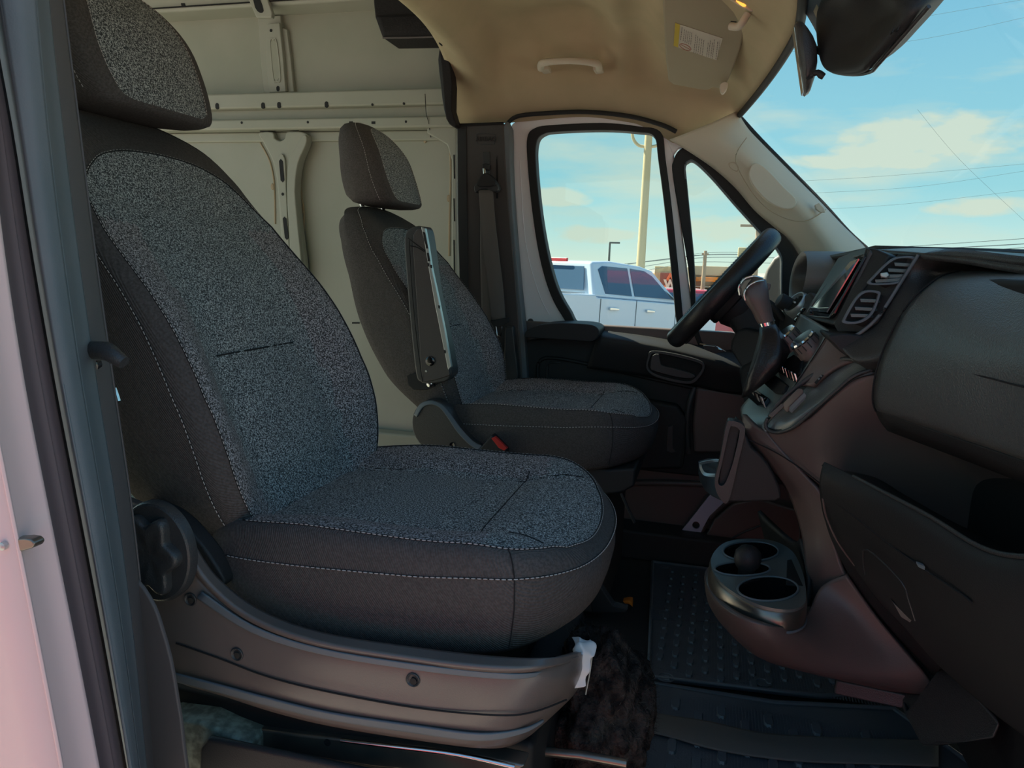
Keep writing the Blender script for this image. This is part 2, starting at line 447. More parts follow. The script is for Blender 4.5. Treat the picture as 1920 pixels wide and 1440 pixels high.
def seat(yc, kz, dxh, hz, near):
    nm = 'car_seat'
    t = thing(nm, 'near front passenger seat in grey mottled cloth with brown-black plastic side cover' if near else
              'driver seat beyond the nearer seat, with folded-up armrest and steering wheel before it', 'seat', (-.42, yc, -.78 if near else -.80), 'front seats of the van cab')
    zb = -.45
    Zs = lambda z: zb+(z-zb)*kz                    # this backrest is kz as tall as the nearer one
    rim = lambda y, z: sinterp(FRONT, z)-(.034*smst(-.12, .12, z) if near else 0)
    bk = lambda y, z: sinterp(BACK, z)-(.034*smst(-.12, .12, z)+.055*smst(-.20, -.42, z) if near else 0)
    zd = lambda z: z-.042*smst(.0, .20, z)
    def fx(y, z):
        w = max(.02, interp(HALF, z)); u = abs(y)/w
        g = math.exp(-((z+.22)/.20)**2)
        h = -.050*g*(1-smst(.42, .88, u)) + .010*g*smst(.55, .9, u)
        h += .012*math.exp(-((z+.30)/.10)**2)*(1-smst(.3, .6, u))
        h += .008*math.cos(min(u, 1)*1.5)*smst(.0, .15, z)
        # horizontal tuck across the centre panel
        h -= .006*math.exp(-((z+.165)/.008)**2)*(1-smst(.35, .5, u)) + .005*math.exp(-((z-.055-.03*u)/.010)**2)*(1-smst(.5, .9, u))
        return rim(y, z)+h
    right = [(w, z) for z, w in HALF]; left = [(-w, z) for z, w in reversed(HALF[:-1])]
    ol = closed_spline2([(a, b) for a, b in right+left], 5)
    V3 = lambda x, y, z: Vector((x, yc+y, Zs(z)))
    rings = [
        (.55, lambda y, z: V3(bk(y, z)-.004, y, z)), (.84, lambda y, z: V3(bk(y, z), y, z)), (.93, lambda y, z: V3(bk(y, z)+.012, y, z)),
        (.975, lambda y, z: V3(bk(y, z)+.035, y, z)), (.995, lambda y, z: V3(bk(y, z)*.6+rim(y, z)*.4, y, z)),
        (1.0, lambda y, z: V3(bk(y, z)*.3+rim(y, z)*.7, y, z)), (.995, lambda y, z: V3(bk(y, z)*.13+rim(y, z)*.87, y, z)), (.985, lambda y, z: V3(rim(y, z)-.012, y, z)),
        (.955, lambda y, z: V3(rim(y, z)-.001, y, z)), (.925, lambda y, z: V3(fx(y, zd(z))*.9+rim(y, zd(z))*.1+.002, y, zd(z)))]
    k = len(rings)-1
    for s in (.90, .86, .82, .78, .73, .68, .63, .58, .52, .46, .40, .34, .28, .22, .16, .10, .05): rings.append((s, lambda y, z: V3(fx(y, zd(z)), y, zd(z))))
    rg = pad_rings(ol, (0, -.11), rings, 160)
    sk, ins = pad_objs(rg, k, ('backrest_cover', 'backrest_insert'), (M['twill'], M['insert']), t)
    # bolster side strips: brown cast of the light, put into the cloth colour
    ins.data.materials.append(M['insert2'])
    for p in ins.data.polygons:
        c = p.center; y = c.y + t.location.y - yc; z = (c.z+t.location.z-zb)/kz+zb
        if abs(y)/max(.02, interp(HALF, z)) > .60 and z < .04: p.material_index = 1
    # seams
    off = lambda rr, d: [p+Vector((d, 0, 0)) for p in rr]
    loop = [a.lerp(b, .5) for a, b in zip(rg[k], rg[k])]
    c0 = Vector((-.80, yc, Zs(-.11)))
    out1 = [p+(p-c0).normalized()*.0012 + Vector((.0012, 0, 0)) for p in rg[k]]
    out2 = [p+(p-c0).normalized()*.0015 for p in rg[6]]
    n = len(out1)
    lo = [i for i in range(n) if out1[i].z > Zs(-.40)]
    i0 = next(i for i in range(n) if i in lo and (i-1) % n not in lo)
    seq = [(i0+j) % n for j in range(len(lo))]
    v, f = join([dashes([out1[i] for i in seq], .0052, .0026, .0008 if near else .0009), dashes([out2[i] for i in seq], .0052, .0026, .0008 if near else .0009)])
    obj('backrest_stitching', v, f, M['thread'], t, kind='stuff')
    v, f = join([tubev([rg[k][i]+Vector((.0004, 0, 0)) for i in seq], .0016, 5), tubev([rg[6][i] for i in seq], .0014, 5)])
    obj('seam_piping', v, f, M['seam'], t, kind='stuff')
    seamp = [V3(fx(y, -.165)+.0015, y, -.165) for y in [(-.11+.22*i/16) for i in range(17)]]
    v, f = tubev(seamp, .0016, 5); obj('cross_seam', v, f, M['seam'], t)

    # headrest --------------------------------------------------
    kw = 1.10 if near else 1.0; zc = hz; W_ = [(-.118, .112*kw), (-.09, .132*kw), (-.03, .140*kw), (.04, .130*kw), (.085, .104*kw), (.110, .064*kw), (.118, 0)]; kw_=kw
    hr = [(b, a) for a, b in W_]; hr = closed_spline2([(.05, -.122)]+hr+[(-b, a) for a, b in reversed(W_[:-1])]+[(-.05, -.122)], 5)
    X0 = -.925+dxh
    hf = lambda y, z: X0 - .36*z + .012*(1-(y/.15)**2) - .055*max(0, (z-.0)/.12)**2.2 + .0*z
    hb = lambda y, z: X0 - .152 + .10*(y/.14)**2*.5 + .030*max(0, -z/.12)**2 - .10*max(0, z)
    H3 = lambda x, y, z: Vector((x, yc+y, zc+z))
    mixf = lambda a: (lambda y, z: H3(hb(y, z)*(1-a)+hf(y, z)*a, y, z))
    mixi = lambda y, z: H3(hf(y*.86, z), y*.86, z)
    hrg = pad_rings(hr, (0, -.01), [(.45, mixf(0)), (.75, mixf(.02)), (.90, mixf(.10)), (.975, mixf(.28)), (1.0, mixf(.52)), (.99, mixf(.76)), (.955, mixf(.92)), (.90, mixf(.985)), (.86, mixi),
                                    (.80, mixi), (.70, mixi), (.55, mixi), (.4, mixi), (.25, mixi), (.1, mixi)], 72)
    sk2, in2 = pad_objs(hrg, 8, ('headrest_cover', 'headrest_insert'), (M['twill'], M['insert']), t)
    s1 = [p+Vector((.001, 0, 0))+(p-Vector((X0-.06, yc, zc))).normalized()*.001 for p in hrg[8]]; s2 = [p+(p-Vector((X0-.06, yc, zc))).normalized()*.0015 for p in hrg[5]]
    m_ = len(s1); up = [i for i in range(m_) if s1[i].z > zc-.10]; i0 = next(i for i in up if (i-1) % m_ not in up); sq = [(i0+j) % m_ for j in range(len(up))]
    v, f = join([dashes([s1[i] for i in sq], .0045, .0025, .0007), dashes([s2[i] for i in sq], .0045, .0025, .0007)])
    obj('headrest_stitching', v, f, M['thread'], t, kind='stuff')
    for s_ in (-.07, .07):
        p0 = Vector((X0-.085, yc+s_, zc-.07)); p1 = Vector((X0-.055, yc+s_, Zs(.20)-.03))
        tube('headrest_post', [p0, p1], .0065, M['chrome'], t, 12)
        pt = p0.lerp(p1, .80 if near else .70); lathe('post_collar', pt, (0, 0, 1), [(.010, -.02), (.016, -.012), (.018, 0), (.015, .010), (.008, .012)], M['black'], t, 18)

    # cushion ---------------------------------------------------
    O = [(-.70, .05), (-.70, .19), (-.675, .235), (-.58, .255), (-.44, .259), (-.31, .257), (-.245, .252), (-.213, .240), (-.180, .205), (-.148, .145), (-.130, .075), (-.125, 0)]
    ol = closed_spline2(O+[(a, -b) for a, b in reversed(O[:-1])], 6)
    def top(x, y):
        u = abs(y)/.25; q = -.394 + .022*smst(.45, .85, u)*smst(-.12, -.3, x) + .016*math.exp(-((x+.24)/.07)**2)*(1-smst(.5, .9, u)*.6)
        q -= .016*smst(-.5, -.7, x); q += -.05*max(0, (x+.19)/.07)**2*(1 if x > -.19 else 0)
        q -= .004*math.exp(-((x+.31)/.010)**2)*(1-smst(.5, .7, u))
        q -= .006*math.exp(-((u-.56)/.05)**2)*smst(-.10, -.25, x)
        return q
    e_z = lambda x: sinterp([(-.70, -.432), (-.55, -.424), (-.35, -.412), (-.22, -.402), (-.12, -.418)], x)
    b_z = lambda x: sinterp([(-.70, -.56), (-.5, -.545), (-.3, -.52), (-.2, -.505), (-.12, -.50)], x)
    C3 = lambda x, y, z: Vector((x, yc+y, z))
    def rr(a): return lambda x, y: C3(x, y, b_z(x)*(1-a)+e_z(x)*a)
    rings = [(.80, lambda x, y: C3(x, y, b_z(x)-.012)), (.93, lambda x, y: C3(x, y, b_z(x)-.006)), (.968, rr(.05)), (.99, rr(.30)), (1.006, rr(.6)), (1.0, rr(1.0)),
             (.975, lambda x, y: C3(x, y, e_z(x)*.45+(top(x, y)+.005)*.55)), (.95, lambda x, y: C3(x, y, e_z(x)*.1+(top(x, y)+.003)*.9)), (.925, lambda x, y: C3(x, y, top(x, y)+.002))]
    k = len(rings)-1
    for s in (.90, .86, .81, .76, .70, .64, .58, .52, .46, .40, .33, .26, .19, .12, .06): rings.append((s, lambda x, y: C3(x, y, top(x, y))))
    rg = pad_rings(ol, (-.42, 0), rings, 168)
    _, ci = pad_objs(rg, k, ('cushion_cover', 'cushion_insert'), (M['twill'], M['insert']), t)
    ci.data.materials.append(M['insert2'])  # cushion sides get the brown light cast by colour too
    for p in ci.data.polygons:
        y_ = p.center.y+t.location.y-yc; x_ = p.center.x+t.location.x
        if abs(y_) > .145 and x_ < -.27: p.material_index = 1
    for a_, b_ in (((-.60, -.145), (-.30, -.135)), ((-.60, .145), (-.30, .135)), ((-.30, -.16), (-.30, .16)), ((-.30, -.135), (-.20, -.165)), ((-.30, .135), (-.20, .165))):
        ln = [(a_[0]+(b_[0]-a_[0])*i/14, a_[1]+(b_[1]-a_[1])*i/14) for i in range(15)]
        v, f = tubev([C3(x, y, top(x, y)+.0002) for x, y in ln], .0010, 5); obj('panel_seam', v, f, M['seam'], t)
    c0 = Vector((-.42, yc, -.45))
    o1 = [p+(p-c0).normalized()*.0014+Vector((0, 0, .0006)) for p in rg[k]]; o2 = [p+(p-c0).normalized()*.0016 for p in rg[5]]
    m_ = len(o1); up = [i for i in range(m_) if o1[i].x > -.64]; i0 = next(i for i in up if (i-1) % m_ not in up); sq = [(i0+j) % m_ for j in range(len(up))]
    v, f = join([dashes([o1[i] for i in sq], .0055, .0024, .0009), dashes([o2[i] for i in sq], .0055, .0024, .0009)])
    obj('cushion_stitching', v, f, M['thread'], t, kind='stuff')
    v, f = join([tubev([rg[k][i]+Vector((0, 0, .0003)) for i in sq], .0016, 5), tubev([rg[5][i] for i in sq], .0013, 5)])
    obj('cushion_piping', v, f, M['seam'], t, kind='stuff')
    # corner seam down the front edge, both sides
    for sg in (-1, 1):
        best = min(range(m_), key=lambda i: (rg[5][i]-Vector((-.222, yc+sg*.243, -.4))).length)
        line = [rg[j][best]+(rg[j][best]-c0).normalized()*.0008 for j in range(2, 9)]
        v, f = tubev(line, .0009, 5); obj('corner_seam', v, f, M['seam'], t)
    return t

seat_n = seat(1.105, 1.0, -.035, .338, True)
seat_d = seat(2.05, .875, 0.0, .262, False)

# near seat: plastic side cover, knob, bolts, base
g = seat_n
rows = [
 [(225, 925, .835), (262, 938, .83), (300, 958, .825), (345, 1000, .825), (400, 1082, .825), (480, 1148, .825), (600, 1192, .825), (780, 1222, .825), (930, 1238, .83), (1030, 1240, .86), (1092, 1228, .96), (1100, 1215, 1.12)],
 [(225, 950, .815), (262, 958, .81), (290, 975, .805), (325, 1020, .805), (385, 1100, .805), (470, 1166, .805), (600, 1212, .805), (780, 1242, .805), (930, 1257, .81), (1030, 1254, .85), (1090, 1240, .955), (1100, 1225, 1.12)],
 [(228, 1020, .805), (262, 1030, .80), (300, 1045, .80), (340, 1085, .80), (390, 1140, .80), (480, 1195, .80), (600, 1232, .80), (780, 1262, .80), (930, 1280, .805), (1030, 1278, .845), (1088, 1262, .95), (1098, 1245, 1.12)],
 [(240, 1110, .805), (275, 1120, .80), (310, 1140, .80), (350, 1160, .80), (400, 1190, .80), (490, 1235, .80), (600, 1270, .80), (780, 1303, .80), (930, 1322, .805), (1010, 1318, .84), (1070, 1300, .94), (1085, 1290, 1.10)],
 [(250, 1190, .81), (290, 1200, .80), (320, 1215, .80), (360, 1232, .80), (410, 1252, .80), (500, 1285, .80), (610, 1315, .80), (780, 1345, .80), (920, 1358, .808), (995, 1350, .84), (1045, 1330, .92), (1060, 1320, 1.05)],
 [(265, 1260, .82), (300, 1266, .81), (330, 1278, .81), (370, 1292, .81), (420, 1306, .81), (510, 1335, .81), (620, 1362, .81), (780, 1388, .81), (900, 1403, .82), (960, 1398, .85), (1000, 1375, .92), (1010, 1365, 1.05)],
]
patch('side_cover', rows, M['base'], g, 5, .012)
patch('cover_upper_edge', [[(268, 940, .826), (310, 958, .82), (352, 1000, .82), (405, 1078, .82), (485, 1141, .82), (600, 1184, .82), (780, 1213, .82), (930, 1230, .825), (1030, 1233, .85), (1090, 1223, .95)],
    [(262, 952, .80), (300, 972, .798), (338, 1012, .798), (392, 1092, .798), (474, 1158, .798), (600, 1203, .798), (780, 1234, .798), (930, 1250, .802), (1030, 1249, .84), (1088, 1238, .945)]], M['base'], g, 5, .008)
patch('cover_groove', [[(378, 1110, .7965), (474, 1174, .7965), (600, 1216, .7965), (780, 1246, .7965), (930, 1262, .803), (1000, 1262, .825), (1060, 1250, .885)],
    [(368, 1122, .7965), (470, 1186, .7965), (600, 1227, .7965), (780, 1257, .7965), (930, 1273, .803), (1000, 1270, .825), (1058, 1254, .885)]], M['greyrub'], g, 5, .003)
patch('cover_groove', [[(322, 1262, .797), (420, 1288, .797), (510, 1312, .797), (620, 1338, .797), (780, 1362, .797), (900, 1377, .803), (980, 1367, .83), (1020, 1350, .86)],
    [(324, 1278, .80), (420, 1302, .80), (510, 1326, .80), (620, 1351, .80), (780, 1376, .80), (900, 1390, .806), (980, 1376, .83), (1020, 1354, .86)]], M['greyrub'], g, 5, .003)
tube('cover_crease', [(330, 1206, .7975), (410, 1234, .7975), (500, 1268, .7975), (610, 1296, .7975), (780, 1327, .7975), (930, 1341, .802), (1000, 1335, .83), (1062, 1312, .90)], .0012, M['seam'], g, 6, sm=5)
for (x, y) in ((357, 1124), (444, 1227), (774, 1275)):
    c = P(x, y, .7985)
    b_ = lathe('screw_recess', c, (0, -1, 0), [(.0095, -.004), (.0095, .0005), (.0085, .0012), (.0072, 0), (.006, -.001)], M['black'], g, 20)
    lathe('screw_head', c+Vector((.001, -.0002, -.001)), (0, -1, 0), [(.0045, -.001), (.0045, .0012), (.002, .0014)], M['metal'] if x < 700 else M['deep'], g, 12)
# recline knob
kc = P(302, 1030, .785)
def knobprof(th):  # three deep finger grips
    return .058
secs = []
for h, s in ((0, 1.0), (.008, 1.0), (.013, .97), (.015, .93)):
    secs.append([kc+Vector((.058*s*math.cos(2*math.pi*k/48), -h, .070*s*math.sin(2*math.pi*k/48))) for k in range(48)])
kn = fixn(loft('recline_knob', secs, M['gloss'], g, 30)); kn.data.materials[0] = M['black']
lob = lambda s, y, a=.17: [kc+Vector(((.040*s*(1+a*math.cos(6*q))*math.cos(q)), -y, (.050*s*(1+a*math.cos(6*q))*math.sin(q)))) for q in [2*math.pi*i/96 for i in range(96)]]
fixn(loft('knob_grip', [lob(1, .013), lob(1, .024), lob(.95, .028), lob(.86, .029), lob(.5, .026, .3), lob(.2, .024, 0)], M['black'], g, 50))
# metal frame, runner and front foot under the cushion
prism('seat_frame', [(290, 1280, .84), (560, 1345, .84), (760, 1375, .84), (900, 1395, .84), (900, 1440, .84), (560, 1400, .84), (290, 1362, .84)], (0, .5, 0), M['deep'], g, .004)
prism('seat_runner', [(365, 1352, .83), (560, 1378, .83), (790, 1400, .83), (900, 1418, .83), (985, 1436, .83), (960, 1462, .83), (700, 1440, .83), (500, 1405, .83), (365, 1376, .83)], (0, .03, 0), M['metal'], g, .004)
tube('runner_lip', [(640, 1388, .828), (740, 1400, .826), (860, 1415, .826), (965, 1438, .83)], .0035, M['chrome'], g, 8, sm=4)
lathe('runner_hole', P(614, 1392, .8295), (0, -1, 0), [(.005, 0), (.005, .001)], M['deep'], g, 14)
tube('floor_bar', [(1010, 1408, .98), (1090, 1416, .98), (1175, 1432, .98)], .007, M['metal'], g, 8)
box('seat_pedestal', (-.42, 1.1, -.80), (.46, .42, .30), M['deep'], g, bevel=.01)
prism('front_leg', [(1100, 1095, 1.30), (1118, 1088, 1.30), (1150, 1135, 1.30), (1178, 1142, 1.30), (1172, 1150, 1.30), (1110, 1150, 1.30)], (0, .02, 0), M['deep'], g, .003)
# fabric puckered behind knob is the backrest cover; link cover between back and base
prism('hinge_shield', [(252, 950, .835), (300, 955, .835), (345, 985, .835), (395, 1045, .835), (420, 1100, .835), (360, 1090, .835), (300, 1040, .835)], (0, .03, 0), M['black2'], g, .006, sm=3)

# driver seat: armrest, hinge cover, buckle, base
g = seat_d
Ya = 1.775
arm = [(757, 452), (760, 436), (772, 426), (790, 424), (801, 440), (815, 540), (832, 620), (846, 690), (845, 706), (833, 716), (800, 720), (788, 716), (779, 700), (768, 600), (760, 500)]
slab('armrest', arm, Ya, .055, M['black'], g, .006, 3, sm=3)
slab('armrest_side_panel', [(774, 440), (792, 428), (800, 470), (812, 540), (829, 622), (843, 694), (838, 706), (796, 716), (790, 700), (783, 600), (776, 500)], Ya-.004, .01, M['pillarp'], g, .003, sm=2)
tube('panel_groove', [(770, 450, Ya-.005), (768, 462, Ya-.005), (774, 560, Ya-.005), (782, 640, Ya-.005), (792, 716, Ya-.005)], .0012, M['seam'], g, 5, sm=3)
tube('panel_groove', [(769, 461, Ya-.005), (782, 464, Ya-.005), (796, 472, Ya-.005)], .0012, M['seam'], g, 5, sm=3)
tube('panel_groove', [(765, 446, Ya-.005), (780, 458, Ya-.005), (797, 470, Ya-.005)], .001, M['seam'], g, 5, sm=3)
slab('armrest_metal_spine', [(789, 425), (797, 428), (803, 460), (809, 500), (822, 560), (834, 620), (846, 688), (840, 694), (829, 640), (815, 570), (803, 500), (795, 450)], Ya-.008, .012, M['satin'], g, .0015)
for a in ([(792, 434), (797, 436), (803, 466), (799, 466)], [(800, 474), (804, 474), (807, 490), (802, 490)]):
    slab('spine_slot', a, Ya-.0085, .003, M['deep'], g, 0)
for x, y in ((803, 496), (808, 499), (823, 575), (834, 659)): slab('spine_notch', [(x-1.6, y-3), (x+1.6, y-2), (x+1.8, y+4), (x-1, y+3)], Ya-.0087, .003, M['deep'], g, 0)
lathe('armrest_knob', P(807, 677, Ya-.004), (0, -1, 0), [(.0125, 0), (.0125, .003), (.010, .0045), (.002, .005)], M['gloss'], g, 24)
lathe('armrest_screw', P(799, 696, Ya-.004), (0, -1, 0), [(.003, 0), (.003, .001)], M['satin'], g, 10)
slab('armrest_pivot_well', [(762, 705), (790, 695), (812, 715), (815, 725), (800, 731), (775, 731), (765, 722)], 1.787, .012, M['deep'], g, .002)
lathe('pivot_bolt', P(806, 720, 1.785), (0, -1, 0), [(.008, 0), (.008, .004), (.003, .006)], M['chrome'], g, 12)
Yh = 1.772
hc = [(773, 800), (775, 776), (788, 757), (808, 750), (828, 756), (842, 772), (862, 800), (885, 825), (905, 838), (900, 850), (880, 870), (830, 868), (800, 845), (780, 822)]
slab('hinge_cover', hc, Yh, .045, M['black'], g, .005, 3, sm=3)
patch('hinge_cover_edge', [[(776, 778, Yh-.001), (788, 757, Yh-.001), (808, 751, Yh-.001), (828, 758, Yh-.001), (843, 774, Yh-.001), (864, 803, Yh-.001), (888, 828, Yh-.001), (904, 836, Yh-.001)],
    [(781, 782, Yh-.006), (792, 764, Yh-.006), (808, 758, Yh-.006), (824, 764, Yh-.006), (837, 780, Yh-.006), (857, 810, Yh-.006), (880, 834, Yh-.006), (897, 844, Yh-.006)]], M['greyrub'], g, 4, .004)
lathe('cover_screw', P(848, 834, Yh-.001), (0, -1, 0), [(.007, 0), (.007, .002), (.004, .0005)], M['gloss'], g, 16)
slab('buckle_body', [(893, 848), (922, 815), (950, 843), (945, 868), (900, 875)], 1.762, .03, M['black2'], g, .004)
slab('buckle_release', [(921, 822), (928, 819), (951, 841), (945, 845), (935, 840)], 1.758, .012, M['red'], g, .001)
slab('under_cushion_knob', [(790, 836), (800, 830), (830, 868), (850, 880), (815, 878), (797, 862)], 1.81, .08, M['deep'], g, .004)
slab('seat_base_front', [(1085, 872), (1140, 880), (1192, 878), (1190, 912), (1165, 925), (1120, 930), (1085, 915)], 1.83, .40, M['black2'], g, .008)
box('seat_pedestal', (-.44, 2.05, -.76), (.44, .40, .34), M['deep'], g, bevel=.01)
tube('adjust_lever', [(1165, 925, 1.80), (1178, 955, 1.79), (1190, 980, 1.79)], .004, M['deep'], g, 6)
prism('rear_link', [(932, 735, 2.28), (940, 745, 2.28), (947, 760, 2.28), (935, 760, 2.28)], (0, .02, 0), M['satin'], g, .002)
prism('near_rear_link', [(690, 868, 1.33), (700, 862, 1.33), (716, 880, 1.33), (700, 885, 1.33)], (0, .02, 0), M['black'], seat_n, .002)
# ---------------------------------------------------------------- the van body (setting)
MW = lambda *a: Vector(a)
# floor of cab and cargo bay
fl = struct('floor', (0, 1.6, -.96))
box('cab_floor', (-.2, 1.62, -.975), (1.7, 1.86, .03), M['black2'], fl, bevel=.004)
box('cargo_floor', (-2.2, 1.62, -.985), (2.3, 1.86, .03), M['sillgreen'], fl, bevel=.004)
prism('door_sill', [(300, 1345, .80), (380, 1356, .80), (420, 1375, .80), (470, 1395, .80), (470, 1560, .80), (300, 1560, .80)], (0, .10, 0), M['sillgreen'], fl, .006)
prism('sill_cover', [(372, 1405, .78), (388, 1384, .78), (560, 1420, .78), (760, 1462, .78), (1000, 1560, .78), (372, 1560, .78)], (0, .012, 0), M['black2'], fl, .008)
prism('side_kick_panel', [Vector((-.65, 2.43, -.95)), Vector((.75, 2.43, -.95)), Vector((.75, 2.43, -.2)), Vector((-.65, 2.43, -.2))], (0, .04, 0), M['redlitp'], fl, .006)
tube('kick_panel_rib', [(1185, 906, 2.42), (1240, 905, 2.42), (1322, 908, 2.42)], .010, M['redlitp'], fl, 10, sm=3)
# far side sill: raised step below the driver door
box('sill_step', (-.05, 2.40, -.905), (1.25, .16, .10), M['black2'], fl, bevel=.01)

# ceiling: cab headliner
zmax = [(-1.2, .70), (-.93, .70), (-.87, .68), (-.81, .645), (-.76, .655), (-.71, .712), (-.42, .715), (-.37, .69), (-.32, .648), (-.27, .652), (-.235, .64), (-.20, .60), (-.15, .578), (-.05, .545), (.02, .498), (.05, .459), (.08, .457), (.12, .455)]
zsid = [(-1.2, .44), (-.9, .44), (-.7, .447), (-.45, .462), (-.28, .44), (-.20, .405), (-.145, .378), (-.06, .425), (.02, .458), (.12, .458)]
def xhead(y): u = (y-1.59)/.84; return .112 - .088*abs(u)**1.4
ce = struct('ceiling', (-.4, 1.59, .7))
vs = []; NX, NY = 64, 72
for j in range(NY+1):
    y = .735 + (2.435-.735)*j/NY
    u = (y-1.585)/.85; d = .85*(1-abs(u))
    for i in range(NX+1):
        s = i/NX; x0 = -.885; x1 = xhead(y)
        x = x0+(x1-x0)*s
        xr = x + (.024+.088-(x1-.0)-.0)*0
        # coordinates relative to header so that the step behind the visors follows it
        xs = x - (x1-.05)*smst(-.5, .05, x)
        w_ = max(0, min(1, d/(.42-.20*smst(-.42, -.2, x))))
        se = (1-(1-w_)**2.6)**(1/2.2)
        zt = sinterp(zmax, xs); zs = sinterp(zsid, x)
        z = zs+(zt-zs)*se
        # grab handle recess and soft swelling above the door
        z += .030*math.exp(-((x+.45)/.15)**2-((d-.20)/.07)**2)
        z -= .020*math.exp(-((x+.78)/.06)**2)*smst(.02, .2, d)
        vs.append(Vector((x, y, z)))
hl = obj('headliner', vs, grid_faces(NY+1, NX+1), M['cream'], ce, ang=180, solid=.012)
hl.modifiers['solid'].offset = 1
for y0 in (2.435, .735):
    pass
# welt where headliner meets the door aperture, far side
tube('door_welt', [(947, 243, 2.415), (955, 228, 2.415), (975, 217, 2.415), (1030, 212, 2.415), (1100, 210, 2.415), (1180, 218, 2.415), (1240, 234, 2.41), (1268, 247, 2.41)], .007, M['rubber'], ce, 8, sm=5)
tube('clip_dimple', [P(857, 68, 2.2)+Vector((-.012, 0, 0)), P(857, 68, 2.2)+Vector((.012, 0, 0))], .003, M['visor'], ce, 8)
# outer roof skin and cargo roof
box('roof_skin', (-1.2, 1.6, 1.12), (3.6, 1.95, .02), M['cargo'], ce, bevel=.004)
box('front_roof_fascia', (.02, 1.6, .90), (.03, 1.80, .42), M['cargo'], ce, bevel=.004)
box('side_roof_skin', (-.5, 2.46, .80), (.8, .02, .62), M['cargo'], ce, bevel=.003)
box('side_roof_skin', (-.5, .70, .80), (.8, .02, .62), M['cargo'], ce, bevel=.003)

# far cargo wall ------------------------------------------------
wl = struct('wall_left', (-1.6, 2.5, 0))
Yw = 2.50
def wslab(name, px, Y, dy, m, **k): return slab(name, px, Y, dy, m, wl, **k)
box('panel_sheet', (-1.95, 2.545, -.25), (2.3, .02, 1.46), M['cargo'], wl, bevel=.002)
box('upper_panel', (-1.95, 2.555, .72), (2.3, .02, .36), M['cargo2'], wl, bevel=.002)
box('cant_rail', (-1.95, 2.50, .975), (2.3, .12, .24), M['cargo'], wl, bevel=.012)
box('cant_seam', (-1.95, 2.435, .868), (2.3, .004, .004), M['seam'], wl, bevel=0)
# horizontal rail: three stepped faces
box('belt_rail_upper', (-1.93, 2.505, .545), (2.22, .07, .055), M['cargo'], wl, bevel=.008)
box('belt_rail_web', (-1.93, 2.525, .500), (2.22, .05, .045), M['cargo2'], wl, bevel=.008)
box('belt_rail_lower', (-1.93, 2.505, .462), (2.22, .07, .038), M['cargo'], wl, bevel=.008)
box('belt_rail_flange', (-1.93, 2.533, .425), (2.22, .03, .035), M['cargo'], wl, bevel=.006)
tube('sealant_bead', [(350, 259, 2.533), (480, 259, 2.533), (575, 260, 2.533), (700, 259, 2.533), (806, 258, 2.533), (832, 262, 2.533), (843, 280, 2.533), (845, 330, 2.533), (843, 400, 2.533), (842, 480, 2.533)], .0035, M['sealant'], wl, 6, sm=5)
tube('sealant_bead', [(797, 176, 2.47), (799, 210, 2.47), (804, 232, 2.47), (808, 258, 2.52)], .0012, M['seam'], wl, 5, sm=4)
def slot(x, y, w_, h_, Y, name='rail_hole'):
    c = P(x, y, Y-.001); a = P(x+w_/2, y, Y-.001)-P(x-w_/2, y, Y-.001); b = P(x, y-h_/2, Y-.001)-P(x, y+h_/2, Y-.001)
    n_ = 16; pts = []
    rx, rz = a.length/2, b.length/2
    for i in range(n_):
        t = 2*math.pi*i/n_; r_ = min(rx, rz)
        pts.append(c+Vector(((rx-r_)*(1 if math.cos(t) > 0 else -1)+r_*math.cos(t), 0, (rz-r_)*(1 if math.sin(t) > 0 else -1)+r_*math.sin(t))))
    prism(name, pts, (0, .003, 0), M['deep'], wl, 0)
for x, y in ((407, 199), (493, 198), (523, 197), (612, 196)): slot(x, y, 7, 12, 2.47)
for x, y in ((698, 196), (757, 194)): slot(x, y, 4, 5, 2.47)
for x, y in ((453, 230), (577, 229), (761, 228)): slot(x, y, 4, 5, 2.47)
for x, y in ((658, 230), (700, 230)): slab('rail_square_hole', [(x-3.5, y-2.5), (x+3.5, y-2.5), (x+3.5, y+2.5), (x-3.5, y+2.5)], 2.469, .003, M['deep'], wl, 0)
for x, y, w_ in ((400, 244, 24), (650, 243, 26)): slot(x, y, w_, 2, 2.519)
# vertical post below the rail with flared head
post = [(484, 248), (490, 262), (503, 285), (512, 305), (518, 335), (522, 380), (527, 450), (532, 560), (575, 560), (562, 420), (557, 360), (560, 320), (566, 295), (576, 272), (578, 254), (566, 247), (552, 246), (536, 247), (534, 258), (525, 264), (514, 258), (511, 247)]
wslab('side_post', post, 2.495, .03, M['cargo'], bevel=.006, sm=2)
wslab('post_ridge', [(541, 300), (552, 280), (562, 262), (568, 252), (575, 256), (573, 272), (562, 296), (556, 320), (553, 360), (558, 420), (568, 540), (548, 540), (541, 430), (537, 350)], 2.480, .02, M['cargo'], bevel=.006, sm=2)
wslab('post_face', [(519, 300), (527, 288), (534, 300), (536, 350), (540, 430), (546, 540), (536, 540), (526, 400), (520, 340)], 2.487, .01, M['cargo'], bevel=.003, sm=2)
for x0, y0, x1, y1 in ((525, 298, 530, 342), (532, 406, 538, 450)): wslab('post_slot', [(x0-2, y0+4), (x0+1, y0), (x0+5, y0+4), (x1+3, y1-4), (x1, y1), (x1-4, y1-4)], 2.4855, .003, M['deep'], bevel=0)
slot(530, 364, 5, 6, 2.487)
tube('post_seam', [(488, 246, 2.494), (520, 243.5, 2.494), (560, 243.5, 2.494)], .003, M['seam'], wl, 5)
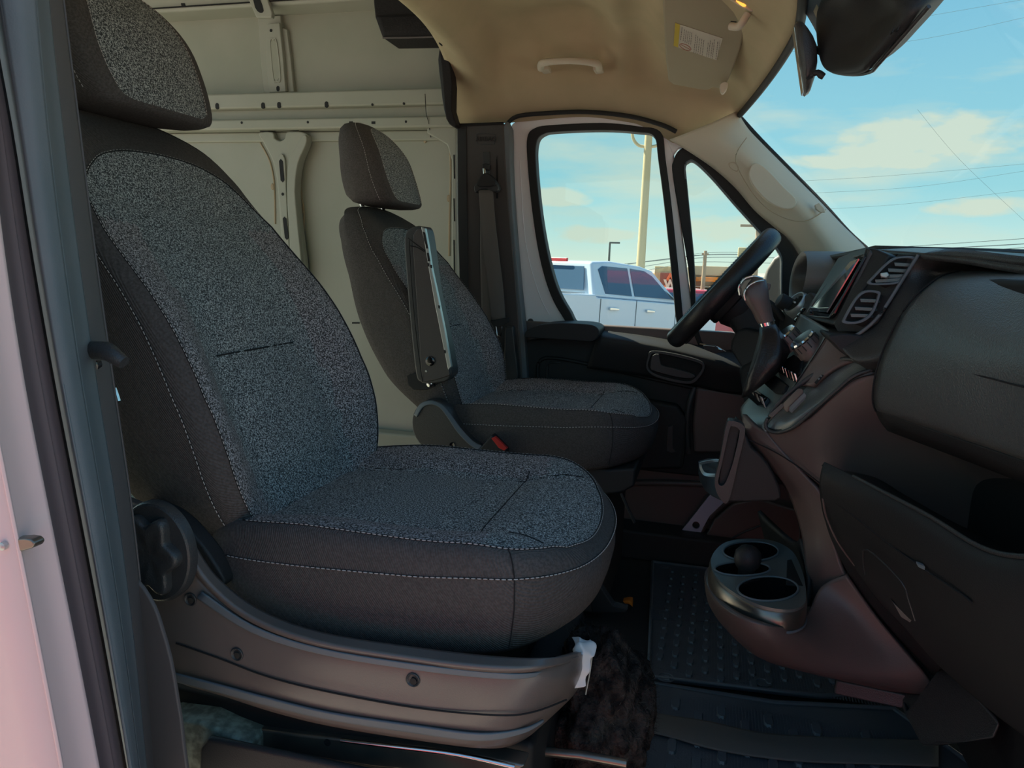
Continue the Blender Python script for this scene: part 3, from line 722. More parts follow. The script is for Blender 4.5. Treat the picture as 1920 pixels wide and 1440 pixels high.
for a in ([(566, 297, 2.533), (563, 330, 2.533), (566, 370, 2.533), (570, 395, 2.533), (569, 440, 2.533), (571, 500, 2.533)], [(488, 268, 2.533), (505, 300, 2.533), (513, 335, 2.533), (515, 370, 2.533), (516, 420, 2.533)]):
    tube('sealant_bead', a, .003, M['sealant'], wl, 6, sm=5)
for x, y in ((511, 350), (568, 393), (841, 372), (797, 262)): lathe('sealant_drip', P(x, y, 2.532), (0, -1, 0), [(.007, 0), (.006, .003), (.002, .004)], M['sealant'], wl, 12, sy=1.8)
# upper bow above the rail
wslab('roof_bow', [(483, 30), (484, 22), (490, 22), (500, 30), (526, 28), (528, 50), (538, 55), (545, 110), (551, 172), (535, 175), (500, 176), (494, 172), (488, 110)], 2.53, .02, M['cargo'], bevel=.004)
wslab('bow_channel', [(500, 44), (524, 42), (531, 110), (536, 172), (504, 174), (498, 110)], 2.515, .02, M['cargo'], bevel=.004)
wslab('bow_slot', [(507, 80), (512, 74), (518, 80), (524, 145), (519, 152), (512, 146)], 2.5135, .003, M['cargo2'], bevel=0)
ring('bow_slot_rim', [(505, 80), (512, 72), (519, 79), (526, 146), (519, 154), (510, 147)], [(507, 81), (512, 75), (517, 81), (523, 145), (519, 151), (513, 146)], 2.512, .004, M['cargo'], wl, 4, .0005)
slot(508, 57, 5, 6, 2.515); slot(521, 166, 6, 10, 2.515)
wslab('roof_bow_top', [(462, -20), (466, 0), (480, 33), (509, 33), (510, 24), (502, 0), (500, -20)], 2.425, .02, M['cargo'], bevel=.004)
wslab('bow_top_slot', [(474, -10), (478, 14), (487, 24), (494, 20), (488, 0), (484, -10)], 2.4235, .004, M['deep'], bevel=.0005, sm=2)
slab('beam_square_hole', [(339, 6), (346, 6), (347, 11), (340, 11)], 2.438, .003, M['deep'], wl, 0)
# pressed flange beside the cab pillar
wslab('pillar_flange', [(797, 176), (850, 172), (856, 240), (858, 620), (846, 620), (846, 300), (838, 272), (815, 258), (800, 250)], 2.49, .02, M['cargo'], bevel=.006)
for y0, y1 in ((290, 335), (372, 415), (450, 520)): wslab('flange_slot', [(850, y0), (852, y0), (853, y1), (851, y1)], 2.4885, .003, M['deep'], bevel=0)
wslab('floor_flange_dark', [(660, 604), (674, 604), (674, 607), (660, 607)], 2.533, .003, M['deep'], bevel=0)
slot(800, 772, 3, 3, 2.533)
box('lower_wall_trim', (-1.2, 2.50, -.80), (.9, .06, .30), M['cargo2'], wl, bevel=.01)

# driver door ---------------------------------------------------
dr = struct('door_1', (-.2, 2.42, -.5))
Yd = 2.44
ring('door_frame', [(958, 250), (966, 228), (1035, 209), (1130, 208), (1215, 222), (1262, 248), (1264, 300), (1277, 420), (1299, 590), (1304, 668), (1180, 690), (1060, 690), (990, 690), (985, 600), (975, 520), (967, 400), (959, 310)],
     [(994, 262), (1006, 243), (1035, 237), (1130, 233), (1200, 240), (1236, 249), (1245, 300), (1260, 420), (1277, 590), (1282, 650), (1180, 648), (1088, 616), (1056, 588), (1034, 543), (1016, 480), (1003, 400), (994, 310)], Yd, .05, M['white'], dr, 5, .006)
slab('mirror_sail_corner', [(1232, 236), (1262, 246), (1296, 268), (1290, 276), (1272, 278), (1262, 292), (1250, 262)], Yd-.003, .03, M['white'], dr, .004)
ring('window_rubber', [(988, 258), (1002, 240), (1035, 234), (1130, 230), (1200, 237), (1239, 246), (1248, 300), (1263, 420), (1280, 590), (1285, 655), (1180, 655), (1082, 622), (1052, 590), (1029, 545), (1011, 480), (998, 400), (989, 310)],
     [(1006, 268), (1018, 252), (1045, 247), (1130, 244), (1195, 248), (1226, 256), (1234, 300), (1249, 420), (1266, 590), (1268, 640), (1180, 632), (1090, 610), (1068, 583), (1045, 540), (1028, 480), (1014, 400), (1005, 310)], Yd-.008, .045, M['rubber'], dr, 5, .004)
tube('frame_crease', [(975, 300, Yd-.001), (980, 400, Yd-.001), (990, 480, Yd-.001), (1012, 555, Yd-.001), (1030, 590, Yd-.001)], .0012, M['white'], dr, 6, sm=4)
lathe('frame_plug', P(995, 603, Yd), (0, -1, 0), [(.0105, 0), (.0105, .003), (.006, .004), (.002, .003)], M['black'], dr, 20)
# trim card
card = [(984, 652), (988, 640), (1010, 636), (1125, 622), (1150, 624), (1200, 632), (1268, 646), (1340, 658), (1400, 668), (1470, 690), (1530, 705), (1530, 900), (1440, 905), (1180, 880), (1010, 850), (1000, 790), (992, 730), (984, 690)]
slab('trim_card', card, 2.40, .05, M['black2'], dr, .008, 3, sm=2)
armc = [(984, 626), (990, 618), (1010, 610), (1050, 606), (1100, 608), (1118, 613), (1123, 622), (1118, 635), (1105, 641), (1050, 637), (1000, 634), (985, 632)]
slab('armrest_pad', armc, 2.30, .13, M['black2'], dr, .010, 4, sm=3)
tube('pad_seam', [(986, 632, 2.298), (1050, 636, 2.298), (1105, 640, 2.298)], .0015, M['seam'], dr, 6, sm=4)
patch('belt_moulding', [[(1118, 618, 2.42), (1200, 628, 2.42), (1270, 640, 2.42), (1345, 655, 2.42), (1400, 663, 2.42), (1480, 685, 2.42)],
    [(1120, 628, 2.36), (1200, 640, 2.36), (1270, 654, 2.36), (1345, 672, 2.36), (1400, 686, 2.36), (1480, 705, 2.36)],
    [(1115, 645, 2.35), (1200, 655, 2.35), (1270, 670, 2.35), (1345, 690, 2.35), (1400, 702, 2.35), (1480, 722, 2.35)],
    [(1100, 690, 2.37), (1200, 705, 2.37), (1270, 716, 2.37), (1345, 734, 2.37), (1400, 742, 2.37), (1480, 760, 2.37)]], M['black2'], dr, 5, .012)
tube('trim_groove', [(1012, 840, 2.396), (1014, 760, 2.396), (1008, 700, 2.396), (1012, 678, 2.396), (1030, 671, 2.396), (1080, 678, 2.396), (1150, 694, 2.396), (1230, 712, 2.39), (1340, 735, 2.38)], .006, M['black2'], dr, 8, sm=5)
tube('trim_groove', [(1034, 840, 2.396), (1032, 760, 2.396), (1026, 700, 2.396), (1032, 680, 2.396), (1050, 680, 2.396)], .003, M['black'], dr, 8, sm=5)
ring('handle_bezel', [(1211, 690), (1215, 668), (1222, 658), (1260, 662), (1310, 675), (1322, 688), (1312, 708), (1295, 720), (1260, 716), (1225, 705)], [(1216, 688), (1219, 672), (1226, 663), (1260, 668), (1306, 680), (1316, 689), (1307, 704), (1292, 714), (1260, 710), (1228, 700)], 2.338, .02, M['black'], dr, 4, .002)
slab('handle_well', [(1216, 688), (1219, 672), (1226, 663), (1260, 668), (1306, 680), (1316, 689), (1307, 704), (1292, 714), (1260, 710), (1228, 700)], 2.345, .015, M['deep'], dr, .001, sm=3)
slab('pull_handle', [(1222, 668), (1236, 664), (1240, 684), (1262, 690), (1302, 702), (1298, 710), (1270, 708), (1228, 697), (1219, 690)], 2.330, .012, M['black'], dr, .003, sm=2)
slab('door_pocket', [(1040, 745), (1180, 745), (1270, 760), (1290, 790), (1280, 880), (1180, 882), (1060, 870)], 2.36, .05, M['black2'], dr, .012)
tube('pocket_rib', [(1303, 727, 2.385), (1292, 760, 2.375), (1288, 800, 2.375), (1290, 850, 2.38)], .010, M['black'], dr, 10, sm=4)
slab('reflector_lens', [(1252, 800), (1262, 798), (1262, 840), (1268, 848), (1258, 850), (1250, 846)], 2.352, .008, M['black'], dr, .002)
slab('speaker_panel', [(1305, 725), (1400, 740), (1440, 760), (1440, 850), (1300, 850), (1298, 790)], 2.37, .03, M['redlitp'], dr, .01)
slab('mirror_switch', [(1318, 648), (1345, 650), (1362, 660), (1340, 663), (1322, 656)], 2.345, .02, M['black'], dr, .002)
tube('latch_ring', [(1312, 645, 2.35), (1340, 648, 2.345), (1353, 656, 2.345), (1340, 652, 2.345)], .002, M['chrome'], dr, 6)
w1 = struct('window_1', (-.3, 2.46, .1))
slab('window_glass', [(996, 300), (1000, 250), (1020, 242), (1130, 238), (1195, 242), (1236, 250), (1242, 300), (1257, 420), (1274, 590), (1280, 660), (1180, 655), (1085, 625), (1060, 590), (1036, 540), (1018, 480), (1004, 400)], 2.462, .004, M['glass'], w1, 0)
# quarter window
w2 = struct('window_2', (.1, 2.45, .1))
ring('quarter_frame', [(1262, 335), (1263, 300), (1275, 280), (1300, 274), (1347, 304), (1402, 360), (1454, 420), (1500, 478), (1522, 560), (1520, 690), (1400, 672), (1310, 650), (1290, 500)],
     [(1287, 335), (1285, 312), (1290, 304), (1302, 304), (1333, 333), (1380, 387), (1430, 442), (1461, 476), (1464, 520), (1462, 655), (1400, 654), (1316, 640), (1301, 480)], 2.425, .05, M['rubber'], w2, 5, .005)
tube('quarter_lip', [(1286, 335, 2.423), (1284, 312, 2.423), (1290, 303, 2.423), (1302, 303, 2.423), (1333, 332, 2.423), (1380, 386, 2.423), (1430, 441, 2.423), (1462, 475, 2.423), (1465, 520, 2.423), (1463, 640, 2.423)], .003, M['greyrub'], w2, 6, sm=4)
slab('window_glass', [(1276, 330), (1280, 298), (1302, 296), (1340, 328), (1390, 380), (1440, 436), (1472, 474), (1474, 520), (1470, 660), (1310, 645), (1296, 480)], 2.455, .004, M['glass'], w2, 0)
slab('inspection_sticker', [(1322, 637), (1360, 632), (1366, 645), (1340, 650), (1322, 645)], 2.452, .002, M['yellowp'], w2, 0)

# windscreen ----------------------------------------------------
w3 = struct('window_3', (.3, 1.6, .3))
def header(y): return Vector((xhead(y)+.003, y, .458))
def cowl(y): u = (y-1.59)/.84; return Vector((.80-.375*abs(u)**2.4, y, -.02+.085*abs(u)**2))
vs = []
for j in range(41):
    y = .75+1.68*j/40; a, b = header(y), cowl(y)
    for i in range(25):
        s = i/24; q = a.lerp(b, s); q.z += .05*math.sin(math.pi*s)*(1-abs((y-1.59)/.84)**3); vs.append(q)
obj('windscreen_glass', vs, grid_faces(41, 25), M['glass'], w3, ang=180)
ed = [header(y)+Vector((.002, 0, -.004)) for y in [.75+1.68*j/40 for j in range(41)]]
tube('frit_edge', ed, .009, M['rubber'], w3, 8)
tube('frit_edge', [P(1380, 212, 2.43), P(1425, 262, 2.43), P(1480, 318, 2.43), P(1545, 385, 2.43), P(1590, 435, 2.43), P(1624, 466, 2.43)], .0075, M['rubber'], w3, 8, sm=4)
tube('frit_edge', [header(.75), header(.75).lerp(cowl(.75), .5)+Vector((0, 0, .01)), cowl(.75)], .009, M['rubber'], w3, 8, sm=4)

# A pillar trim
tp = struct('trim_1', (.2, 2.38, .25))
patch('pillar_trim', [
 [(1255, 262, 2.41), (1320, 236, 2.38), (1382, 208, 2.40)], [(1300, 290, 2.41), (1350, 265, 2.36), (1402, 240, 2.40)],
 [(1340, 318, 2.41), (1385, 288, 2.345), (1428, 268, 2.40)], [(1378, 352, 2.41), (1420, 318, 2.335), (1455, 295, 2.40)],
 [(1415, 395, 2.41), (1460, 358, 2.33), (1502, 342, 2.40)], [(1450, 425, 2.41), (1500, 390, 2.33), (1540, 380, 2.40)],
 [(1480, 450, 2.41), (1532, 428, 2.33), (1578, 420, 2.40)], [(1505, 490, 2.41), (1560, 470, 2.33), (1626, 468, 2.40)], [(1520, 540, 2.41), (1580, 520, 2.34), (1650, 510, 2.40)]], M['creamp'], tp, 5, .01)
tube('panel_seam', [(1400, 258, 2.348), (1380, 290, 2.335), (1385, 318, 2.333), (1410, 360, 2.326), (1440, 392, 2.322), (1480, 412, 2.322), (1515, 413, 2.325), (1548, 393, 2.345)], .0014, M['sealant'], tp, 5, sm=4)
ov = [(1408, 312), (1420, 305), (1440, 318), (1470, 350), (1492, 372), (1490, 388), (1470, 392), (1440, 378), (1415, 352), (1404, 330)]
slab('airbag_pad', ov, 2.320, .02, M['creamp'], tp, .004, 3, sm=3)
slab('fastener_cap', [(1528, 384), (1536, 380), (1545, 390), (1548, 398), (1538, 398), (1530, 392)], 2.325, .02, M['creamp'], tp, .002)
ring('access_cover', [(1366, 306), (1378, 304), (1385, 314), (1382, 322), (1370, 316)], [(1368, 307), (1377, 306), (1383, 314), (1381, 320), (1371, 315)], 2.33, .002, M['sealant'], tp, 4, 0)

# far B pillar
tb = struct('trim_2', (-.8, 2.4, 0))
slab('pillar_cover', [(857, 233), (945, 230), (949, 300), (957, 400), (968, 520), (976, 620), (984, 760), (880, 770), (862, 600), (858, 400)], 2.37, .06, M['pillarp'], tb, .008, 3)
slab('pillar_cover_side', [(857, 234), (874, 233), (876, 400), (878, 560), (862, 560), (858, 400)], 2.366, .01, M['black2'], tb, .003)
tube('pillar_head_shadow', [(858, 234, 2.366), (944, 231, 2.366)], .004, M['seam'], tb, 6)
slab('pillar_seal', [(943, 236), (956, 240), (957, 300), (962, 400), (974, 540), (984, 640), (990, 760), (976, 760), (968, 620), (958, 500), (948, 380)], 2.372, .05, M['greyrub'], tb, .006, 3, sm=2)
tube('seal_lip', [(958, 246, 2.41), (957, 300, 2.41), (961, 380, 2.41), (968, 480, 2.41), (978, 580, 2.41), (986, 680, 2.41), (996, 770, 2.41)], .006, M['rubber'], tb, 8, sm=4)
ring('airbag_emblem', [(893, 256), (896, 250), (925, 250), (929, 256), (928, 266), (924, 271), (897, 271), (893, 266)], [(894.5, 257), (897, 251.5), (924, 251.5), (927.5, 257), (926.5, 265.5), (923, 269.5), (898, 269.5), (894.5, 265.5)], 2.3685, .003, M['black'], tb, 4, 0)
def text3(name, s, size, p, ux, uy, m, parent, depth=.0006, width=None):
    c = bpy.data.curves.new(name, 'FONT'); c.body = s; c.size = size; c.extrude = depth; c.align_x = 'CENTER'; c.align_y = 'CENTER'; c.resolution_u = 3
    o = bpy.data.objects.new(name, c); COL.objects.link(o); bpy.context.view_layer.update()
    me = bpy.data.meshes.new_from_object(o); bpy.data.objects.remove(o); bpy.data.curves.remove(c)
    ux = ux.normalized(); uz = ux.cross(uy).normalized(); uy = uz.cross(ux)
    sx = 1
    if width:
        xs = [v.co.x for v in me.vertices]; sx = width/(max(xs)-min(xs))
    vs = [p+ux*(v.co.x*sx)+uy*v.co.y+uz*v.co.z for v in me.vertices]; fs = [tuple(q.vertices) for q in me.polygons]
    return obj(name, vs, fs, m, parent, ang=20)
text3('airbag_lettering', 'AIRBAG', .020, P(911, 261, 2.3675), Vector((1, 0, 0)), Vector((0, 0, 1)), M['black2'], tb)
slab('height_slider', [(905, 285), (918, 284), (919, 325), (906, 325)], 2.3675, .01, M['black'], tb, .0015)
slab('pillar_slot', [(930, 300), (932, 292), (934, 330), (934, 372), (930, 372)], 2.3685, .004, M['seam'], tb, 0)

# rear edge of the headliner: dark gauze and trim strip
t4 = struct('trim_3', (-.9, 2.3, .6))
slab('bulkhead_edge', [(822, 80), (832, 72), (840, 100), (848, 160), (847, 205), (856, 234), (848, 237), (836, 222), (832, 180), (828, 130)], 2.33, .05, M['shade'], t4, .004, 2, sm=2)
slab('gauze_edge', [(826, 90), (833, 120), (838, 180), (840, 225), (832, 205), (826, 160), (821, 112)], 2.35, .02, M['black'], t4, .003, 2, sm=2)

# near B pillar and body edge beside the camera --------------------
wr = struct('wall_right', (-.65, .65, -.3))
ys = [-80, 0, 240, 480, 720, 960, 1200, 1440, 1560]
b0 = [-46, -36, -18, 10, 47, 93, 141, 187, 205]
b1 = [-30, -20, 24, 62, 104, 150, 195, 238, 256]
b2 = [62, 68, 90, 119, 154, 195, 232, 262, 275]
b3 = [112, 118, 148, 178, 212, 247, 272, 290, 300]
def strip(name, fa, fb, Ya, Yb, m, mid=None, th=.002):
    rows = []
    for i, y in enumerate(ys):
        a, b = fa[i], fb[i]; r_ = [(a, y, Ya)]
        for t, dY in (mid or []): r_.append((a+(b-a)*t, y, Ya+(Yb-Ya)*t+dY))
        r_.append((b, y, Yb)); rows.append(r_)
    return patch(name, rows, m, wr, 4, th)
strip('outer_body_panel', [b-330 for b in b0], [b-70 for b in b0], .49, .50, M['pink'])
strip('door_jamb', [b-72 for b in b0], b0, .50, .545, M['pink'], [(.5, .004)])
strip('jamb_return', [b-1 for b in b0], [a+(b-a)*.55 for a, b in zip(b0, b1)], .545, .570, M['rose'], [(.5, .004)], .002)
strip('door_seal', [a+(b-a)*.52 for a, b in zip(b0, b1)], [b-5 for b in b1], .570, .59, M['rose'], [(.5, -.003)], .002)
strip('seal_gap', [b-6 for b in b1], b1, .60, .602, M['seam'], None, .001)
strip('pillar_trim_edge', b1, [a+(b-a)*.25 for a, b in zip(b1, b2)], .60, .585, M['greyrub'])
strip('pillar_trim_face', [a+(b-a)*.25 for a, b in zip(b1, b2)], b2, .585, .61, M['greyrub'], [(.5, -.004)])
strip('pillar_side', b2, [a+(b-a)*.5 for a, b in zip(b2, b3)], .612, .66, M['greyrub'], [(.5, .006)])
strip('pillar_side', [a+(b-a)*.48 for a, b in zip(b2, b3)], b3, .66, .705, M['browntrim'], [(.5, -.003)])
strip('pillar_back', b3, [b-120 for b in b3], .706, .80, M['browntrim'])
slab('lower_cover', [(190, 930), (216, 1012), (226, 1050), (247, 1080), (268, 1104), (289, 1140), (302, 1177), (319, 1237), (332, 1312), (344, 1399), (350, 1560), (230, 1560), (210, 1200), (196, 1000)], .70, .006, M['browntrim'], wr, .0025, 2, sm=2)
box('far_side_skin', (-1.3, .74, .2), (.9, .02, 1.9), M['cargo2'], wr, bevel=.002)
prism('striker', [(-60, 1022, .50), (0, 1014, .50), (45, 1010, .50), (62, 1016, .50), (60, 1028, .50), (30, 1036, .50), (0, 1045, .50), (-60, 1062, .50)], (0, .012, 0), M['metal'], wr, .002, sm=2)
lathe('striker_pin', P(10, 1022, .498), (0, -1, 0), [(.004, 0), (.004, .004), (.002, .005)], M['satin'], wr, 10)
# ---------------------------------------------------------------- dashboard
da = thing('dashboard', 'black van dashboard with glovebox lid, centre screen, vents and open lower tray', 'dashboard', (.3, 1.5, -.96))
# upper pad: from the pod edge across to the near end, and the deck behind it
crest = [P(1640, 468, 1.55), P(1722, 474, 1.37), P(1800, 481, 1.27), P(1925, 500, 1.12), P(2150, 520, .94)]
deck = []
for i, p in enumerate(crest): deck.append([p, p+Vector((.14, 0, .004)), p+Vector((.40, 0, -.03))])
patch('upper_pad', [[d[k] for d in deck] for k in range(3)], M['black'], da, 5, .01)
patch('upper_pad_far', [[P(1505, 492, 2.2), P(1560, 486, 1.85), P(1640, 470, 1.58)], [P(1505, 492, 2.2)+Vector((.3, 0, -.02)), P(1560, 486, 1.85)+Vector((.3, 0, 0)), P(1640, 470, 1.58)+Vector((.3, 0, 0))], ], M['black'], da, 5, .01)
patch('pod_side', [
  [(1722, 474, 1.37), (1800, 481, 1.27), (1925, 499, 1.125), (2150, 520, .945)],
  [(1710, 490, 1.375), (1766, 500, 1.37), (1850, 505, 1.42), (2150, 520, 1.34)],
  [(1700, 512, 1.38), (1738, 522, 1.375), (1790, 530, 1.40), (1850, 545, 1.40)],
  [(1672, 562, 1.38), (1694, 572, 1.335), (1708, 584, 1.315), (1720, 590, 1.32)],
  [(1643, 606, 1.39), (1660, 628, 1.345), (1672, 648, 1.32), (1690, 655, 1.33)],
  [(1612, 625, 1.40), (1630, 650, 1.36), (1645, 672, 1.33), (1665, 685, 1.34)],
  [(1560, 632, 1.42), (1586, 662, 1.38), (1606, 680, 1.36), (1640, 700, 1.37)]], M['black'], da, 5, .012)
slab('pod_underside', [(1553, 628), (1620, 628), (1640, 660), (1625, 672), (1604, 675), (1582, 664), (1566, 648)], 1.39, .22, M['black2'], da, .008, 3, sm=2)
lid = patch('glovebox_lid', [
  [(1800, 508, 1.35), (1856, 508, 1.24), (1925, 511, 1.14), (2120, 523, .90)],
  [(1755, 523, 1.315), (1835, 523, 1.19), (1925, 528, 1.065), (2130, 543, .83)],
  [(1704, 570, 1.305), (1800, 576, 1.145), (1925, 590, .99), (2140, 620, .76)],
  [(1664, 640, 1.30), (1780, 652, 1.09), (1925, 672, .92), (2150, 715, .70)],
  [(1643, 700, 1.30), (1772, 722, 1.08), (1925, 755, .91), (2150, 810, .69)],
  [(1637, 748, 1.305), (1770, 785, 1.085), (1925, 832, .915), (2150, 910, .70)],
  [(1643, 770, 1.315), (1775, 812, 1.10), (1925, 862, .93), (2150, 945, .72)],
  [(1660, 778, 1.37), (1785, 818, 1.17), (1925, 868, 1.0), (2140, 950, .80)]], M['lidp'], da, 6, .012)
tube('lid_edge_line', [(1800, 507.5, 1.345), (1757, 522, 1.31), (1704, 569, 1.299), (1663, 640, 1.295), (1642, 700, 1.295), (1636, 748, 1.30), (1642, 771, 1.31)], .0016, M['seam'], da, 6, sm=5)
tube('lid_seam', [(1675, 663, 1.265), (1720, 674, 1.175), (1780, 690, 1.078), (1860, 710, .98), (1925, 727, .906), (2150, 780, .685)], .0012, M['seam'], lid, 6, sm=5)
patch('under_lid_ledge', [
  [(1640, 768, 1.32), (1775, 815, 1.11), (1925, 866, .94), (2150, 950, .73)],
  [(1650, 790, 1.32), (1780, 838, 1.12), (1925, 890, .95), (2150, 975, .74)],
  [(1664, 808, 1.36), (1790, 856, 1.17), (1925, 908, 1.0), (2150, 990, .80)]], M['black2'], da, 5, .01)
patch('knee_panel', [
  [(1436, 812, 1.47), (1500, 796, 1.42), (1562, 742, 1.385), (1600, 713, 1.37), (1640, 699, 1.36), (1652, 735, 1.37), (1700, 780, 1.38)],
  [(1452, 838, 1.465), (1512, 828, 1.425), (1575, 800, 1.40), (1640, 785, 1.38), (1700, 800, 1.365), (1780, 845, 1.32), (1925, 900, 1.10)],
  [(1480, 862, 1.455), (1530, 865, 1.43), (1600, 860, 1.415), (1680, 865, 1.39), (1760, 890, 1.36), (1840, 925, 1.31), (2000, 980, 1.12)],
  [(1506, 884, 1.445), (1550, 898, 1.43), (1625, 915, 1.42), (1710, 935, 1.40), (1790, 960, 1.37), (1870, 990, 1.32), (2050, 1040, 1.18)],
  [(1532, 905, 1.44), (1570, 935, 1.43), (1650, 970, 1.43), (1740, 1000, 1.41), (1820, 1030, 1.38), (1900, 1060, 1.33), (2100, 1100, 1.22)]], M['redlitp'], da, 5, .01)
tube('knee_seam', [(1640, 701, 1.357), (1600, 713, 1.366), (1562, 743, 1.381), (1510, 789, 1.414), (1460, 806, 1.452), (1436, 800, 1.468)], .0011, M['seam'], da, 6, sm=5)
tube('knee_seam', [(1398, 822, 1.478), (1450, 846, 1.455), (1495, 874, 1.437), (1536, 905, 1.428)], .0013, M['seam'], da, 6, sm=5)
patch('panel_corner_line', [[(1880, 885, 1.20), (1885, 888, 1.20)], [(1820, 965, 1.345), (1824, 967, 1.345)]], M['black'], da, 3, .002)
# lower open tray with its front
patch('tray_front', [
  [(1546, 866, 1.30), (1580, 882, 1.25), (1640, 914, 1.16), (1740, 966, 1.03), (1840, 1026, .92), (1930, 1044, .83), (2100, 1035, .72)],
  [(1539, 885, 1.285), (1573, 905, 1.235), (1640, 942, 1.145), (1740, 1000, 1.01), (1835, 1060, .90), (1930, 1085, .81), (2100, 1085, .70)],
  [(1537, 912, 1.29), (1572, 940, 1.245), (1640, 990, 1.155), (1740, 1060, 1.02), (1830, 1120, .91), (1930, 1155, .82), (2100, 1180, .71)],
  [(1545, 945, 1.30), (1580, 992, 1.265), (1650, 1062, 1.19), (1740, 1135, 1.07), (1830, 1200, .96), (1930, 1245, .86), (2100, 1300, .76)],
  [(1562, 992, 1.325), (1600, 1050, 1.30), (1660, 1122, 1.24), (1740, 1195, 1.14), (1830, 1265, 1.04), (1930, 1325, .94), (2100, 1420, .84)],
  [(1602, 1065, 1.36), (1645, 1124, 1.335), (1700, 1182, 1.29), (1762, 1250, 1.21), (1860, 1335, 1.11), (1930, 1388, 1.03), (2100, 1520, .93)]], M['black2'], da, 6, .012)
patch('tray_floor', [
  [(1546, 866, 1.305), (1580, 882, 1.255), (1640, 914, 1.165), (1740, 966, 1.035), (1840, 1026, .925), (1930, 1044, .835), (2100, 1035, .725)],
  [(1556, 876, 1.33), (1600, 900, 1.30), (1665, 935, 1.24), (1765, 990, 1.14), (1860, 1040, 1.03), (1950, 1062, .95), (2100, 1060, .85)],
  [(1570, 880, 1.40), (1640, 895, 1.38), (1700, 930, 1.36), (1800, 985, 1.32), (1890, 1020, 1.25), (1960, 1050, 1.18), (2100, 1080, 1.05)]], M['black2'], da, 5, .008)
tube('tray_lip_edge', [(1600, 893, 1.222), (1650, 919, 1.145), (1740, 966, 1.027), (1840, 1026, .917), (1930, 1044, .828), (2100, 1035, .718)], .003, M['black'], da, 8, sm=5)
tube('tray_split_line', [(1545, 930, 1.292), (1585, 955, 1.232), (1660, 1015, 1.134), (1740, 1072, 1.016), (1800, 1112, .942), (1822, 1130, .918)], .0016, M['seam'], da, 6, sm=5)
tube('hatch_line', [(1622, 1078, 1.222), (1618, 1032, 1.192), (1640, 1040, 1.165), (1690, 1090, 1.092), (1702, 1120, 1.086), (1716, 1164, 1.082)], .0012, M['black'], da, 6, sm=2)
tube('tray_side_line', [(1543, 934, 1.294), (1549, 968, 1.302), (1570, 1015, 1.315), (1602, 1060, 1.33)], .0018, M['redlitp'], da, 6, sm=4)
prism('hatch_catch', [(1672, 1126, 1.20), (1690, 1145, 1.19), (1712, 1160, 1.17), (1706, 1168, 1.17), (1690, 1158, 1.19)], (0, .02, 0), M['redlitp'], da, .001)
prism('tray_clip', [(1720, 1056, 1.035), (1735, 1062, 1.02), (1734, 1070, 1.02), (1722, 1064, 1.03)], (0, .01, 0), M['greyrub'], da, .001)
patch('inner_side_wall', [
  [(1536, 905, 1.43), (1545, 915, 1.38), (1548, 925, 1.31)], [(1540, 950, 1.43), (1550, 955, 1.38), (1556, 960, 1.33)],
  [(1560, 1015, 1.41), (1570, 1020, 1.38), (1580, 1025, 1.35)], [(1600, 1090, 1.39), (1612, 1085, 1.37), (1625, 1090, 1.35)],
  [(1660, 1170, 1.37), (1680, 1165, 1.35), (1695, 1170, 1.33)], [(1755, 1272, 1.34), (1758, 1258, 1.30), (1768, 1252, 1.25)]], M['black2'], da, 5, .008)
# console column down to the floor with the cup-holder bulge
patch('console_column', [
  [(1392, 776, 1.52), (1412, 798, 1.485), (1436, 812, 1.465)],
  [(1394, 815, 1.51), (1430, 834, 1.47), (1472, 852, 1.452)],
  [(1432, 866, 1.505), (1472, 884, 1.465), (1516, 900, 1.44)],
  [(1472, 915, 1.50), (1505, 925, 1.455), (1540, 930, 1.428)],
  [(1500, 990, 1.49), (1530, 998, 1.445), (1560, 1012, 1.415)],
  [(1510, 1060, 1.47), (1545, 1075, 1.42), (1588, 1085, 1.395)],
  [(1516, 1120, 1.47), (1568, 1140, 1.42), (1640, 1156, 1.38)],
  [(1530, 1170, 1.46), (1600, 1200, 1.41), (1706, 1232, 1.36)],
  [(1560, 1230, 1.45), (1640, 1265, 1.40), (1762, 1305, 1.345)]], M['redlitp'], da, 5, .01)
patch('console_bulge', [
  [(1352, 1045, 1.66), (1322, 1072, 1.52), (1334, 1114, 1.37), (1376, 1152, 1.275), (1430, 1171, 1.25), (1482, 1174, 1.285), (1514, 1150, 1.36), (1540, 1100, 1.40), (1586, 1078, 1.385)],
  [(1348, 1060, 1.64), (1322, 1084, 1.52), (1334, 1128, 1.37), (1382, 1172, 1.28), (1440, 1198, 1.255), (1500, 1198, 1.29), (1548, 1175, 1.345), (1590, 1150, 1.372), (1640, 1152, 1.365)],
  [(1352, 1090, 1.66), (1328, 1118, 1.54), (1346, 1162, 1.40), (1396, 1205, 1.31), (1460, 1228, 1.285), (1530, 1236, 1.31), (1590, 1225, 1.335), (1640, 1210, 1.352), (1690, 1212, 1.35)],
  [(1380, 1120, 1.72), (1362, 1155, 1.62), (1385, 1195, 1.48), (1430, 1236, 1.38), (1500, 1258, 1.33), (1575, 1272, 1.335), (1640, 1275, 1.335), (1690, 1270, 1.335), (1735, 1265, 1.335)],
  [(1440, 1130, 1.85), (1430, 1165, 1.75), (1450, 1200, 1.60), (1490, 1235, 1.48), (1560, 1266, 1.42), (1625, 1287, 1.385), (1680, 1298, 1.36), (1725, 1304, 1.345), (1765, 1312, 1.335)]], M['redlitp'], da, 6, .01)
patch('console_far_side', [
  [(1500, 1010, 1.50), (1480, 1015, 1.72), (1420, 960, 1.80)], [(1512, 1080, 1.46), (1500, 1060, 1.70), (1440, 1040, 1.85)],
  [(1508, 1135, 1.42), (1490, 1090, 1.70), (1440, 1080, 1.85)]], M['black2'], da, 4, .01)
